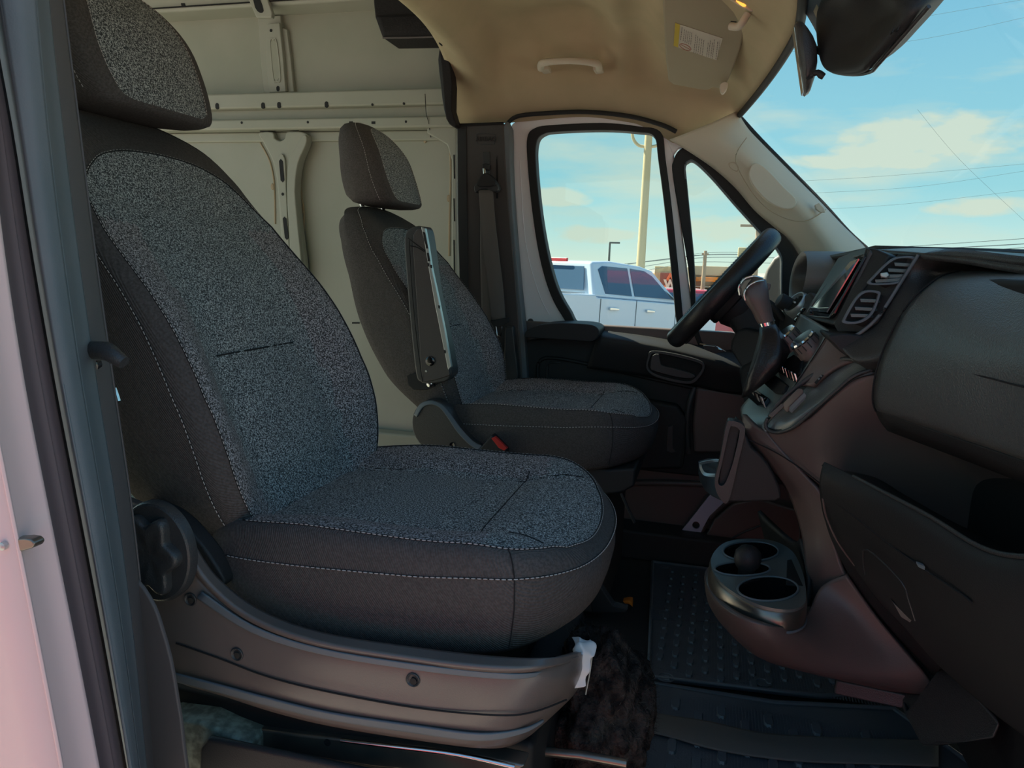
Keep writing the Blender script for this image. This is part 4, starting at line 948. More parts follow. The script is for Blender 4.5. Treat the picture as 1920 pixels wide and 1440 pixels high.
# upper console: sloping stack face
patch('stack_face', [
  [(1500, 588, 1.66), (1528, 603, 1.56), (1556, 620, 1.455)],
  [(1482, 625, 1.67), (1508, 640, 1.565), (1537, 652, 1.46)],
  [(1463, 665, 1.68), (1488, 680, 1.57), (1514, 688, 1.465)],
  [(1440, 700, 1.69), (1465, 715, 1.575), (1492, 720, 1.47)],
  [(1414, 735, 1.70), (1440, 750, 1.58), (1464, 760, 1.47)],
  [(1394, 757, 1.70), (1408, 780, 1.575), (1434, 795, 1.475)],
  [(1388, 768, 1.70), (1396, 793, 1.57), (1434, 806, 1.47)],
  [(1392, 778, 1.69), (1400, 803, 1.56), (1436, 814, 1.468)]], M['stack'], da, 5, .01)
patch('stack_side', [
  [(1555, 619, 1.455), (1580, 645, 1.43), (1606, 676, 1.40)],
  [(1536, 651, 1.46), (1556, 668, 1.435), (1580, 682, 1.41)],
  [(1513, 687, 1.465), (1530, 693, 1.44), (1552, 698, 1.42)],
  [(1490, 721, 1.47), (1505, 722, 1.45), (1520, 722, 1.43)]], M['redlitp'], da, 4, .01)
tube('stack_seam', [(1556, 619, 1.452), (1537, 651, 1.456), (1514, 687, 1.461), (1491, 721, 1.466), (1463, 760, 1.468), (1433, 796, 1.47)], .001, M['seam'], da, 6, sm=4)
patch('side_tray', [
  [(1560, 690, 1.45), (1580, 677, 1.43), (1612, 680, 1.395), (1636, 695, 1.37)],
  [(1530, 712, 1.455), (1556, 702, 1.43), (1590, 700, 1.40), (1606, 704, 1.375)],
  [(1500, 735, 1.46), (1530, 733, 1.435), (1560, 728, 1.405), (1572, 730, 1.39)],
  [(1470, 762, 1.47), (1500, 762, 1.44), (1528, 757, 1.41), (1545, 752, 1.40)],
  [(1442, 790, 1.475), (1465, 792, 1.45), (1495, 784, 1.42), (1520, 775, 1.41)],
  [(1436, 806, 1.47), (1462, 810, 1.45), (1490, 800, 1.425), (1508, 790, 1.415)]], M['stack'], da, 5, .01)
tube('side_tray_rim', [(1446, 775, 1.462), (1470, 745, 1.455), (1508, 715, 1.447), (1545, 690, 1.44), (1568, 676, 1.43), (1600, 674, 1.40), (1632, 690, 1.368)], .0045, M['black'], da, 8, sm=5)
tube('side_tray_rim', [(1446, 775, 1.462), (1436, 792, 1.463), (1440, 806, 1.46), (1460, 811, 1.447), (1490, 800, 1.42), (1525, 770, 1.40), (1565, 735, 1.382), (1600, 706, 1.37), (1635, 693, 1.366)], .0035, M['black'], da, 8, sm=5)
# brake switch in the tray
prism('slider_slot', [(1441, 778, 1.452), (1466, 756, 1.445), (1472, 760, 1.44), (1448, 783, 1.445)], (0, .004, -.003), M['redlitp'], da, .001)
prism('brake_switch', [(1468, 755, 1.442), (1496, 727, 1.428), (1504, 728, 1.422), (1508, 734, 1.42), (1478, 764, 1.432)], (0, .004, -.012), M['redlitp'], da, .002)
prism('switch_face', [(1480, 763, 1.427), (1508, 735, 1.415), (1512, 741, 1.412), (1486, 768, 1.424)], (0, .004, -.008), M['greyrub'], da, .001)
prism('cable_slot', [(1527, 717, 1.424), (1541, 702, 1.42), (1545, 704, 1.417), (1531, 720, 1.42)], (0, .002, -.001), M['deep'], da, 0)
for x, y in ((1535, 711), (1539, 706)): prism('usb_port', [(x-1.5, y-1, 1.421), (x+1.5, y-2.5, 1.419), (x+2.5, y, 1.418), (x-.5, y+1.5, 1.42)], (0, .002, 0), M['greyrub'], da, 0)
# climate knobs
def stack_knob(px, py, Y, r):
    ax = Vector((-.62, -.10, .62))
    k = lathe('climate_knob', P(px, py, Y), ax, [(r*1.1, -.012), (r*1.08, 0), (r, .004), (r*.98, .020), (r*.90, .024), (r*.55, .024), (r*.5, .022)], M['redlitp'], da, 28)
    lathe('knob_ring', P(px, py, Y)+ax.normalized()*.019, ax, [(r*1.0, 0), (r*1.02, .003), (r*.94, .006), (r*.80, .006)], M['chrome'], k, 28)
    for i in range(14):
        a = 2*math.pi*i/14; u, v, w_ = frame_of(ax); p = P(px, py, Y)+u*(r*1.0*math.cos(a))+v*(r*1.0*math.sin(a))
        obj('knob_ridge', *tubev([p+w_*.005, p+w_*.018], .0011, 4), M['black'], k)
    return k
stack_knob(1484, 640, 1.60, .0245); stack_knob(1518, 652, 1.50, .0255)
# button cluster and lower switch row
prism('heater_panel', [(1478, 672, 1.58), (1488, 664, 1.56), (1508, 676, 1.48), (1502, 700, 1.475), (1492, 712, 1.48), (1452, 690, 1.60), (1456, 682, 1.60)], (0, .01, -.006), M['gloss'], da, .0015)
for i in range(7):
    t_ = i/6; a = P(1456, 689, 1.592).lerp(P(1489, 708, 1.474), t_); u = Vector((-.007, 0, .019))
    b = (P(1489, 708, 1.474)-P(1456, 689, 1.592))/6*.36
    prism('heater_button', [a-u*.5-b, a-u*.5+b, a+u*.5+b, a+u*.5-b], Vector((.004, 0, -.001)), M['chrome'] if i % 3 != 1 else M['gloss'], da, .001)
prism('cubby', [(1434, 706, 1.665), (1450, 702, 1.64), (1474, 722, 1.50), (1466, 738, 1.49), (1452, 737, 1.54), (1430, 718, 1.66)], (.012, .002, -.004), M['deep'], da, .002)
prism('switch_bank', [(1404, 733, 1.685), (1412, 727, 1.675), (1440, 745, 1.555), (1430, 760, 1.55), (1420, 760, 1.60), (1400, 742, 1.685)], (.006, 0, -.006), M['gloss'], da, .0015)
for i in range(6):
    t_ = i/5; a = P(1408, 738, 1.675).lerp(P(1429, 753, 1.553), t_); u = Vector((-.009, 0, .021)); b = (P(1429, 753, 1.553)-P(1408, 738, 1.675))/5*.36
    prism('rocker_switch', [a-u*.5-b, a-u*.5+b, a+u*.5+b, a+u*.5-b], Vector((.003, 0, -.001)), M['satin'] if i % 2 else M['gloss'], da, .001)
# screen pod
prism('screen_housing', [(1505, 594, 1.665), (1560, 608, 1.46), (1572, 600, 1.45), (1632, 470, 1.44), (1622, 463, 1.45), (1584, 477, 1.62), (1572, 482, 1.665), (1520, 570, 1.67)], (.05, 0, -.02), M['black'], da, .004, 3)
prism('screen_bezel', [(1512, 591, 1.655), (1554, 595, 1.465), (1563, 586, 1.455), (1621, 480, 1.44), (1617, 476, 1.445), (1584, 489, 1.61), (1572, 498, 1.655), (1514, 583, 1.66)], (.004, 0, -.003), M['gloss'], da, .0015, 2)
sq = [P(1519, 584, 1.645), P(1551, 586, 1.475), P(1611, 486, 1.45), P(1580, 497, 1.63)]
prism('touch_screen', [p+Vector((-.0015, -.0008, .001)) for p in sq], (.002, 0, -.001), M['screen'], da, 0)
tube('screen_trim', [(1512, 591, 1.652), (1534, 594, 1.555), (1554, 595, 1.462), (1590, 538, 1.45), (1621, 480, 1.436), (1600, 481, 1.54), (1584, 489, 1.607), (1548, 535, 1.63), (1514, 583, 1.655)], .0013, M['stack'], da, 6, closed=True)
tube('bezel_highlight', [(1519, 576, 1.648), (1534, 578, 1.57), (1553, 577, 1.47)], .0009, M['chrome'], da, 6)
for i in range(3): lathe('dash_button', P(1507-i*6, 583+i*9, 1.672), (-.7, -.1, .6), [(.006, 0), (.006, .004), (.004, .006)], M['gloss'], da, 14)
prism('pod_shell', [(1622, 463, 1.452), (1640, 466, 1.44), (1668, 478, 1.42), (1655, 500, 1.42), (1620, 540, 1.43), (1592, 590, 1.43), (1566, 618, 1.44), (1562, 608, 1.455), (1600, 530, 1.45)], (.04, .02, -.01), M['black2'], da, .004, 2)
# pair of passenger side vents
def vent(name, fr, inn, slats, Yf):
    prism(name+'_well', [(x, y, Yf+.012) for x, y in inn], (.03, .01, -.01), M['deep'], da, 0)
    n_ = len(fr)
    ring(name+'_surround', [(x, y, Yf) for x, y in fr], [(x, y, Yf) for x, y in inn], Yf, .010, M['greyrub'], da, 4, .001)
    for a, b in slats:
        A, B = P(*a, Yf+.004), P(*b, Yf+.004)
        prism('vent_slat', [A, B, B+Vector((.002, .0, -.006)), A+Vector((.002, 0, -.006))], (.008, .012, 0), M['stack'], da, .0008)
prism('vent_bezel', [(1684, 477, 1.40), (1722, 476, 1.375), (1712, 498, 1.377), (1676, 556, 1.38), (1645, 604, 1.385), (1612, 622, 1.40), (1570, 622, 1.43), (1566, 616, 1.43), (1594, 588, 1.42), (1622, 540, 1.41), (1655, 498, 1.405)], (.02, .02, -.015), M['black2'], da, .003, 2)
vent('upper_vent', [(1682, 482), (1716, 482), (1708, 502), (1690, 528), (1668, 534), (1628, 533), (1638, 518), (1662, 494)], [(1685, 485), (1711, 486), (1704, 501), (1687, 525), (1666, 530), (1634, 530), (1642, 519), (1665, 496)], [((1676, 492), (1708, 494)), ((1664, 503), (1701, 505)), ((1640, 524), (1690, 521)), ((1650, 515), (1695, 514))], 1.374)
vent('lower_vent', [(1622, 545), (1648, 546), (1650, 556), (1636, 590), (1612, 606), (1582, 606), (1584, 594), (1604, 560)], [(1624, 549), (1644, 550), (1645, 558), (1632, 587), (1610, 602), (1587, 602), (1588, 594), (1607, 562)], [((1612, 560), (1643, 561)), ((1602, 575), (1638, 577)), ((1594, 588), (1630, 589))], 1.378)
prism('vent_tab', [(1650, 512, 1.366), (1664, 510, 1.366), (1668, 516, 1.366), (1662, 521, 1.366), (1652, 519, 1.366)], (.004, .012, -.002), M['satin'], da, .0015)
tube('pod_lower_trim', [(1556, 628, 1.425), (1590, 632, 1.405), (1616, 622, 1.392), (1650, 590, 1.378), (1690, 528, 1.372), (1722, 478, 1.365)], .003, M['greyrub'], da, 8, sm=4)
# instrument hood and driver centre vent
secs = []
for r1, x_, m_ in ((1, 0, 0), (.92, -.005, 0)): pass
hc = P(1537, 520, 1.98)
def hring(s, dx): return [hc+Vector((dx+.006*math.sin(t), .18*s*math.cos(t), .062*s*math.sin(t) if math.sin(t) > 0 else .075*s*math.sin(t))) for t in [2*math.pi*i/40 for i in range(40)]]
hv = [hring(1.0, .16), hring(1.04, .06), hring(1.02, -.04), hring(.98, -.052), hring(.86, -.046), hring(.80, 0), hring(.74, .08)]
fixn(loft('instrument_hood', hv, M['hood'], da, 70, cap=False))
fixn(loft('gauge_face', [hring(.80, .02), hring(.70, .05), hring(.2, .055)], M['deep'], da, 60))
prism('cluster_shroud', [(1498, 560, 1.80), (1515, 545, 1.74), (1530, 560, 1.70), (1520, 600, 1.69), (1480, 640, 1.72), (1455, 640, 1.85), (1460, 590, 2.05), (1480, 565, 1.95)], (.12, .05, -.03), M['black2'], da, .01, 3)
vc = P(1491, 568, 1.78)
ax = Vector((-.75, -.25, .55))
lathe('driver_vent', vc, ax, [(.030, -.03), (.031, -.004), (.028, .004), (.025, .004), (.022, -.004)], M['satin'], da, 26, sx=1.15)
lathe('vent_core', vc+ax.normalized()*-.002, ax, [(.021, 0), (.021, .001)], M['deep'], da, 20)
box('vent_blade', vc+ax.normalized()*.003, (.004, .036, .004), M['satin'], da, bevel=.001); box('vent_blade', vc+ax.normalized()*.003+Vector((.006, 0, .010)), (.003, .030, .003), M['black'], da, bevel=.001)
# lower body behind, dark mass of the dash
prism('dash_core', [Vector((.36, .80, .0)), Vector((.80, .80, -.06)), Vector((.80, .80, -.90)), Vector((.52, .80, -.90)), Vector((.46, .80, -.5)), Vector((.42, .80, -.25))], (0, 1.58, 0), M['deep'], da, .01)
prism('dash_end_cap', [Vector((.30, .70, .015)), Vector((.80, .70, -.02)), Vector((.80, .70, -.90)), Vector((.48, .70, -.90)), Vector((.42, .70, -.6)), Vector((.34, .70, -.42)), Vector((.31, .70, -.2))], (0, .06, 0), M['black2'], da, .012, 3)
prism('driver_knee_panel', [(1385, 690, 1.95), (1480, 640, 1.9), (1520, 700, 1.8), (1480, 860, 1.75), (1440, 890, 1.8), (1420, 850, 1.9), (1395, 760, 1.95)], (.05, .3, 0), M['black2'], da, .01)
# foot of the dash on the near side
prism('dash_foot', [(1686, 1322, 1.40), (1700, 1345, 1.30), (1728, 1402, 1.24), (1760, 1398, 1.22), (1866, 1388, 1.18), (1878, 1358, 1.18), (1790, 1260, 1.25), (1760, 1250, 1.32), (1756, 1310, 1.36)], (.01, .08, 0), M['black'], da, .006, 3)
prism('dash_foot_bar', [(1568, 1275, 1.40), (1690, 1300, 1.37), (1725, 1312, 1.36), (1690, 1330, 1.36), (1562, 1302, 1.40)], (.01, .05, 0), M['black'], da, .004, 2)
prism('orange_foam', [(1758, 1238, 1.34), (1788, 1268, 1.32), (1772, 1276, 1.32), (1768, 1300, 1.32), (1757, 1296, 1.33)], (0, .01, 0), M['brownw'], da, .001)
# pull-out bin under the stack
cb = thing('storage_bin', 'black pull-out storage bin with upright frame hung below the centre stack', 'bin', P(1400, 930, 1.55))
prism('bin_body', [(1392, 808, 1.47), (1410, 838, 1.47), (1432, 858, 1.47), (1452, 890, 1.47), (1466, 935, 1.47), (1430, 941, 1.47), (1368, 942, 1.47), (1362, 935, 1.47), (1380, 870, 1.47)], (-.01, .16, 0), M['black2'], cb, .008, 3, sm=2)
ring('bin_frame', [(1362, 797), (1372, 789), (1392, 796), (1397, 812), (1384, 870), (1366, 940), (1350, 935), (1340, 905), (1350, 860)], [(1368, 806), (1374, 800), (1384, 804), (1386, 815), (1374, 868), (1360, 905), (1350, 910), (1347, 900), (1356, 860)], 1.462, .03, M['black'], cb, 5, .003)
slab('bin_inner_panel', [(1364, 800), (1376, 797), (1388, 803), (1374, 868), (1360, 910), (1347, 908), (1352, 870)], 1.475, .015, M['black2'], cb, .002)
prism('tray_base', [(1310, 892, 1.56), (1313, 885, 1.60), (1345, 880, 1.64), (1360, 905, 1.50), (1368, 940, 1.475), (1350, 938, 1.49), (1322, 920, 1.54)], (-.002, .10, 0), M['black2'], cb, .006, 3, sm=2)
ring('tray_rim', [(1311, 872, 1.58), (1316, 866, 1.60), (1352, 862, 1.64), (1362, 880, 1.52), (1354, 893, 1.49), (1324, 893, 1.53), (1314, 884, 1.56)], [(1316, 873, 1.58), (1320, 870, 1.60), (1350, 866, 1.63), (1357, 880, 1.53), (1350, 888, 1.50), (1326, 888, 1.54), (1318, 881, 1.56)], 1.5, .004, M['satin'], cb, 4, .001)
# cup holder insert
ch = thing('cup_holder', 'black three-cup holder set in the console bulge above the rubber mat', 'cup holder', P(1420, 1110, Z=-.60))
Zc = -.578
Q = lambda x, y, z=Zc: P(x, y, Z=z)
top_o = spl([Q(1334, 1062), Q(1337, 1038), Q(1360, 1017), Q(1400, 1010), Q(1450, 1014), Q(1486, 1034), Q(1504, 1070), Q(1511, 1108), Q(1508, 1132), Q(1480, 1143), Q(1430, 1136), Q(1385, 1116), Q(1350, 1090)], 5, True)
def cup(cx, cy, rx, ry, n_=36):
    c = Q(cx, cy); ax_ = (Q(cx+rx, cy)-Q(cx-rx, cy))/2; ay_ = (Q(cx, cy-ry)-Q(cx, cy+ry))/2
    return [c+ax_*math.cos(2*math.pi*i/n_)+ay_*math.sin(2*math.pi*i/n_) for i in range(n_)]
cups = [cup(1408, 1034, 52, 18), cup(1394, 1066, 54, 21), cup(1440, 1104, 57, 23)]
# merge middle and front cup openings slightly by keeping them separate but close
plate('holder_plate', top_o, [cups[0], [p+Vector((0, .0, 0)) for p in cup(1392, 1067, 52, 13)], cups[2]] , (0, 0, -.006), M['stack'], ch)
cups[1] = cup(1392, 1067, 52, 13)
for c_ in cups:
    ce_ = sum(c_, Vector())/len(c_)
    lv = [[ce_+(p-ce_)*s+Vector((0, 0, z)) for p in c_] for s, z in ((1.0, .002), (.97, .001), (.95, -.012), (.90, -.055), (.84, -.060), (.1, -.060))]
    w_ = loft('cup_well', lv, M['gloss'], ch, 50, cap=False)
    tube('cup_rim', [p+Vector((0, 0, .001)) for p in c_], .0022, M['greyrub'], ch, 6, closed=True)
prism('coin_slot', [Q(1476, 1050, Zc+.001), Q(1484, 1048, Zc+.001), Q(1506, 1098, Zc+.001), Q(1474, 1094, Zc+.001)], (0, 0, -.004), M['deep'], ch, .001)
cT = sum(top_o, Vector())/len(top_o)
hs = [[cT+(p-cT)*k_+Vector((0, 0, z_)) for p in top_o] for k_, z_ in ((1.0, -.0055), (1.03, -.009), (1.045, -.030), (1.03, -.040))]
fixn(loft('holder_body', hs, M['metal'], ch, 60, cap=False))
tube('holder_groove', [p for p in hs[3]], .003, M['greyrub'], ch, 6, closed=True)
kn_c = Q(1400, 1068, Zc)
fixn(loft('centre_post', [[kn_c+Vector((r_*math.cos(q), r_*math.sin(q)*1.0, h)) for q in [2*math.pi*i/24 for i in range(24)]] for r_, h in ((.016, -.05), (.016, .0), (.022, .008), (.026, .022), (.024, .036), (.015, .046), (.004, .049))], M['black2'], ch, 60))

# ---------------------------------------------------------------- steering wheel, shifter, stalk
sw = thing('steering_wheel', 'black leather steering wheel seen edge-on before the driver window', 'steering wheel', (0.02, 2.05, -.055))
wc = Vector((.020, 2.05, -.055)); up = (Vector((.124, 0, .076))-Vector((-.094, 0, -.194))).normalized(); sd_ = Vector((0, 1, 0)); nr_ = up.cross(sd_).normalized()
if nr_.x > 0: nr_ = -nr_
Rw = .180
rim = []
N1, N2 = 96, 16
vs = []
for i in range(N1):
    a = 2*math.pi*i/N1; d = sd_*math.cos(a)+up*math.sin(a)
    for k in range(N2):
        b = 2*math.pi*k/N2; vs.append(wc+d*(Rw+.0185*math.cos(b))+nr_*(.025*math.sin(b)))
fs = [(i*N2+k, ((i+1) % N1)*N2+k, ((i+1) % N1)*N2+(k+1) % N2, i*N2+(k+1) % N2) for i in range(N1) for k in range(N2)]
fixn(obj('rim', vs, fs, M['bootl'], sw, ang=180))
sp_ = [wc+(sd_*math.cos(2*math.pi*i/120)+up*math.sin(2*math.pi*i/120))*(Rw-.004)+nr_*.0255 for i in range(121)]
v, f = dashes(sp_, .006, .003, .0009); obj('rim_stitching', v, f, M['greyrub'], sw)
def wl(a, b, c): return wc+sd_*a+up*b+nr_*c
def wprism(name, pts, c0, c1, m, bevel=.006): return prism(name, [wl(a, b, c0) for a, b in pts], nr_*(c1-c0), m, sw, bevel, 3, sm=2)
wprism('airbag_hub', [(-.075, .04), (-.06, .06), (0, .068), (.06, .06), (.075, .04), (.07, -.03), (.04, -.07), (0, -.08), (-.04, -.07), (-.07, -.03)], .012, -.05, M['black2'])
wprism('spoke', [(-.172, .022), (-.12, .03), (-.06, .035), (-.06, -.02), (-.12, -.018), (-.172, -.02)], .010, -.020, M['gloss'])
wprism('spoke', [(.172, .022), (.12, .03), (.06, .035), (.06, -.02), (.12, -.018), (.172, -.02)], .010, -.020, M['gloss'])
wprism('lower_spoke', [(-.05, -.04), (.05, -.04), (.055, -.12), (.075, -.165), (-.075, -.165), (-.055, -.12)], .010, -.030, M['black2'])
lathe('column_boss', wc-nr_*.04, -nr_, [(.065, 0), (.070, .02), (.055, .06), (.045, .10)], M['black2'], sw, 28)
sc_ = thing('steering_column', 'dark steering column cowl running down behind the wheel rim', 'column', (.10, 2.0, -.2))
secs = []
for t_, w_, h_ in ((0, .060, .055), (.3, .068, .062), (.7, .07, .07), (1.0, .06, .08)):
    c = (wc-nr_*.07).lerp(Vector((.28, 2.03, -.33)), t_)
    u_ = Vector((0, 1, 0)); v_ = nr_.cross(u_).normalized()
    secs.append([c+u_*(w_*abs(math.cos(q))**.6*(1 if math.cos(q) > 0 else -1))+v_*(h_*abs(math.sin(q))**.6*(1 if math.sin(q) > 0 else -1)) for q in [2*math.pi*i/32 for i in range(32)]])
fixn(loft('cowl', secs, M['black2'], sc_, 60))
prism('cowl_underside', [(1378, 625, 1.98), (1400, 615, 1.97), (1450, 640, 1.93), (1430, 720, 1.92), (1398, 745, 1.94), (1390, 690, 1.96), (1368, 655, 1.98)], (.03, .12, 0), M['black2'], sc_, .010, 3, sm=2)
tube('wiper_stalk', [P(1470, 600, 1.92), P(1450, 575, 1.92), P(1425, 560, 1.93)], [.008, .009, .010], M['black2'], sc_, 10, sm=4)
tube('lighting_stalk', [P(1400, 690, 1.95), P(1408, 715, 1.93), P(1394, 742, 1.90)], .006, M['gloss'], sc_, 10, sm=4)
ig = thing('gear_column_stalk', 'short black round-ended stalk beside the gear lever', 'stalk', P(1475, 590, 1.85))
a_, b_ = P(1461, 562, 1.80), P(1492, 592, 1.80)+Vector((.03, .02, 0))
ax = (a_-b_)
fixn(lathe('stalk_body', b_, ax, [(.020, -.01), (.019, .02), (.017, ax.length*.6), (.0175, ax.length-.004), (.016, ax.length)], M['black2'], ig, 24))
lathe('stalk_cap', a_, ax, [(.0145, -.001), (.0145, .001), (.012, .0015)], M['black'], ig, 24)
lathe('stalk_socket', b_, ax, [(.036, -.02), (.034, .0), (.028, .006)], M['black'], ig, 24, sx=1.2)

gl = thing('gear_lever', 'gear lever with chrome-edged knob and dark leather boot on the centre stack', 'gear lever', P(1430, 740, 1.62))
def lsec(x0, y0, x1, y1, Y, dep, n_=20):
    a = P(x0, y0, Y); b = P(x1, y1, Y); c = (a+b)/2; h = (b-a)/2
    return [c+h*(abs(math.cos(q))**.75*(1 if math.cos(q) > 0 else -1))+Vector((0, 1, 0))*(dep*abs(math.sin(q))**.75*(1 if math.sin(q) > 0 else -1)) for q in [2*math.pi*i/n_ for i in range(n_)]]
fixn(loft('knob', [lsec(1392, 522, 1412, 516, 1.62, .006), lsec(1386, 540, 1436, 524, 1.62, .020), lsec(1391, 556, 1441, 545, 1.62, .027), lsec(1401, 572, 1443, 562, 1.62, .026), lsec(1410, 585, 1447, 578, 1.62, .023), lsec(1417, 600, 1450, 594, 1.62, .021), lsec(1422, 608, 1453, 601, 1.62, .020)], M['redlitp'], gl, 60))
tube('knob_chrome_edge', [(1387, 553, 1.60), (1386, 538, 1.595), (1396, 523, 1.595), (1413, 518, 1.595), (1430, 522, 1.60)], .0022, M['chrome'], gl, 8, sm=4)
tube('knob_chrome_edge', [(1398, 563, 1.592), (1396, 550, 1.591), (1403, 537, 1.591), (1418, 528, 1.591), (1432, 526, 1.595)], .0022, M['chrome'], gl, 8, sm=4)
slab('knob_face', [(1389, 538), (1396, 526), (1412, 521), (1403, 532), (1396, 545), (1393, 556)], 1.594, .01, M['gloss'], gl, .001)
slab('release_button', [(1434, 530), (1446, 532), (1444, 542), (1440, 548), (1434, 540)], 1.62, .012, M['redlitp'], gl, .002)
fixn(loft('knob_collar', [lsec(1421, 607, 1453, 600, 1.62, .0215), lsec(1424, 614, 1454, 606, 1.62, .0215)], M['chrome'], gl, 30)); 
def bsec(x0, y0, x1, y1, Y, dep, amp):
    s_ = lsec(x0, y0, x1, y1, Y, dep, 32); c = sum(s_, Vector())/len(s_)
    return [c+(p-c)*(1+amp*math.sin(5*i*2*math.pi/32+y0*.03)) for i, p in enumerate(s_)]
fixn(loft('boot', [bsec(1424, 613, 1453, 606, 1.62, .022, 0), bsec(1424, 628, 1461, 617, 1.60, .026, .05), bsec(1419, 650, 1469, 633, 1.59, .034, .08), bsec(1410, 680, 1476, 648, 1.59, .042, .10), bsec(1401, 705, 1478, 660, 1.59, .048, .08), bsec(1394, 728, 1474, 670, 1.60, .050, .04), bsec(1390, 744, 1470, 682, 1.61, .052, 0)], M['bootl'], gl, 180))
# ---------------------------------------------------------------- loose parts of the cab
# sun visor
sv = thing('sun_visor', 'tan sun visor with airbag warning label folded up above the driver window', 'visor', P(1300, 100, 1.95))
vis = [(1243, -60, 1.62), (1243, 0, 1.80), (1250, 100, 2.08), (1254, 145, 2.20), (1262, 158, 2.22), (1322, 187, 2.25), (1330, 180, 2.24), (1336, 174, 2.23), (1352, 180, 2.24), (1360, 172, 2.22), (1378, 120, 2.10), (1392, 75, 2.00), (1398, 40, 1.92), (1402, -10, 1.80), (1400, -60, 1.66)]
pv = [P(a, b, c*.965) for a, b, c in vis]
n0 = Vector(); cc = sum(pv, Vector())/len(pv)
for i in range(len(pv)): n0 += (pv[i]-cc).cross(pv[(i+1) % len(pv)]-cc)
n0.normalize()
if n0.z > 0: n0 = -n0
pv = [p-n0*((p-cc).dot(n0)) for p in pv]
prism('visor_board', pv, -n0*.018, M['visor'], sv, .006, 3)
def onv(px, py, off=.001):
    d = raydir(px, py); t = (cc+n0*off).dot(n0)/d.dot(n0); return d*t
prism('warning_label', [onv(1266, 43), (onv(1355, 72)), onv(1343, 113), onv(1263, 86)], -n0*.0006, M['paper'], sv, 0)
lab = sv.children[-1]
prism('label_header', [onv(1266, 43, .0016), onv(1275, 46.5, .0016), onv(1271.5, 89, .0016), onv(1263, 86, .0016)], -n0*.0004, M['yellow'], lab, 0)
parts = []
cols_ = [(1279, 51, 76, 1.2), (1283.5, 55, 78, .9), (1287, 57, 80, .9), (1290.5, 59, 81, .9), (1294, 60, 83, .9), (1297.5, 61, 84, .9), (1305, 65, 100, .9), (1308.5, 68, 101, .9), (1312, 72, 102, .9), (1316, 73, 103, .9), (1320, 75, 104, .9), (1328, 80, 106, .9), (1332, 76, 107, .9), (1336, 80, 108, .9), (1340, 74, 110, .9), (1346, 78, 111, 1.1), (1350, 76, 112, .6)]
for x, a, b, w_ in cols_:
    y = a
    while y < b:
        l_ = random.uniform(2, 5); t0 = (y-a)*-.12
        parts.append(([onv(x+t0-w_*.5, y, .0017), onv(x+t0+w_*.5, y, .0017), onv(x+t0-l_*.12+w_*.5, min(b, y+l_), .0017), onv(x+t0-l_*.12-w_*.5, min(b, y+l_), .0017)], [(0, 1, 2, 3)])); y += l_+1.1
v, f = join(parts); o = obj('label_print', v, f, M['ink'], lab); o['kind'] = 'stuff'
tube('label_symbol', [onv(1285+10.5*math.cos(t)*1.0+1.2*math.sin(t), 88.5+5.5*math.sin(t)+3.5*math.cos(t), .0018) for t in [2*math.pi*i/28 for i in range(28)]], .0006, M['redink'], lab, 5, closed=True)
tube('label_symbol', [onv(1277, 84, .0018), onv(1294, 93, .0018)], .0005, M['redink'], lab, 5)
tube('visor_hinge_arm', [(1369, 49, 1.74), (1384, 50, 1.73), (1392, 42, 1.72), (1402, 26, 1.72)], .008, M['creamp'], sv, 10, sm=4)
prism('hinge_slot', [onv(1370, 40, .001), onv(1381, 41, .001), onv(1379, 49, .001), onv(1368, 47, .001)], -n0*.001, M['deep'], sv, 0)
slab('visor_clip', [(1350, 158), (1358, 153), (1365, 156), (1362, 168), (1354, 176), (1350, 168)], 2.10, .02, M['creamp'], sv, .003, 3, sm=2)

# overhead console with lit lamp
oc = thing('overhead_console', 'cream roof console with a lit amber map lamp beside the visor', 'roof console', P(1430, 0, 1.62))
oz = [(1362, -4), (1385, 10), (1403, 20), (1409, 22), (1414, 20), (1428, -10), (1440, -60), (1300, -60)]
pv2 = [P(a, b, 1.70) for a, b in oz]
prism('console_shell', pv2, (0, .10, .03), M['creamp'], oc, .006, 3)
prism('lamp_lens', [P(a, b, 1.695) for a, b in [(1375, -6), (1384, 4), (1393, 11), (1399, 10), (1398, 4), (1388, -6), (1380, -12)]], (0, .006, .0), M['lamp'], oc, .001, 2, sm=2)
lathe('map_button', P(1400, -2, 1.70), (0, -1, -.3), [(.007, 0), (.007, .004), (.004, .006)], M['satin'], oc, 14)
patch('console_skirt', [[(1420, 22, 1.72), (1440, 36, 1.70), (1462, 34, 1.66), (1478, 24, 1.60), (1500, -6, 1.5)], [(1428, 4, 1.70), (1446, 14, 1.66), (1466, 10, 1.60), (1482, -2, 1.54), (1505, -30, 1.45)], [(1440, -60, 1.60), (1460, -60, 1.55), (1480, -60, 1.48), (1500, -60, 1.42), (1530, -70, 1.36)]], M['cream'], oc, 5, .01)
# grab handle
gh = thing('grab_handle', 'cream roof grab handle in its recess above the driver window', 'handle', P(1068, 118, 2.32))
tube('handle_bar', [(1014, 128, 2.33), (1016, 119, 2.29), (1035, 115.5, 2.27), (1068, 114, 2.265), (1100, 116, 2.27), (1120, 120, 2.29), (1123, 129, 2.33)], [.011, .011, .0095, .009, .0095, .011, .011], M['creamp'], gh, 10, sm=5)
for x in (1019, 1119): slab('handle_foot', [(x-8, 120), (x+8, 120), (x+9, 130), (x-7, 132)], 2.325, .05, M['creamp'], gh, .003)
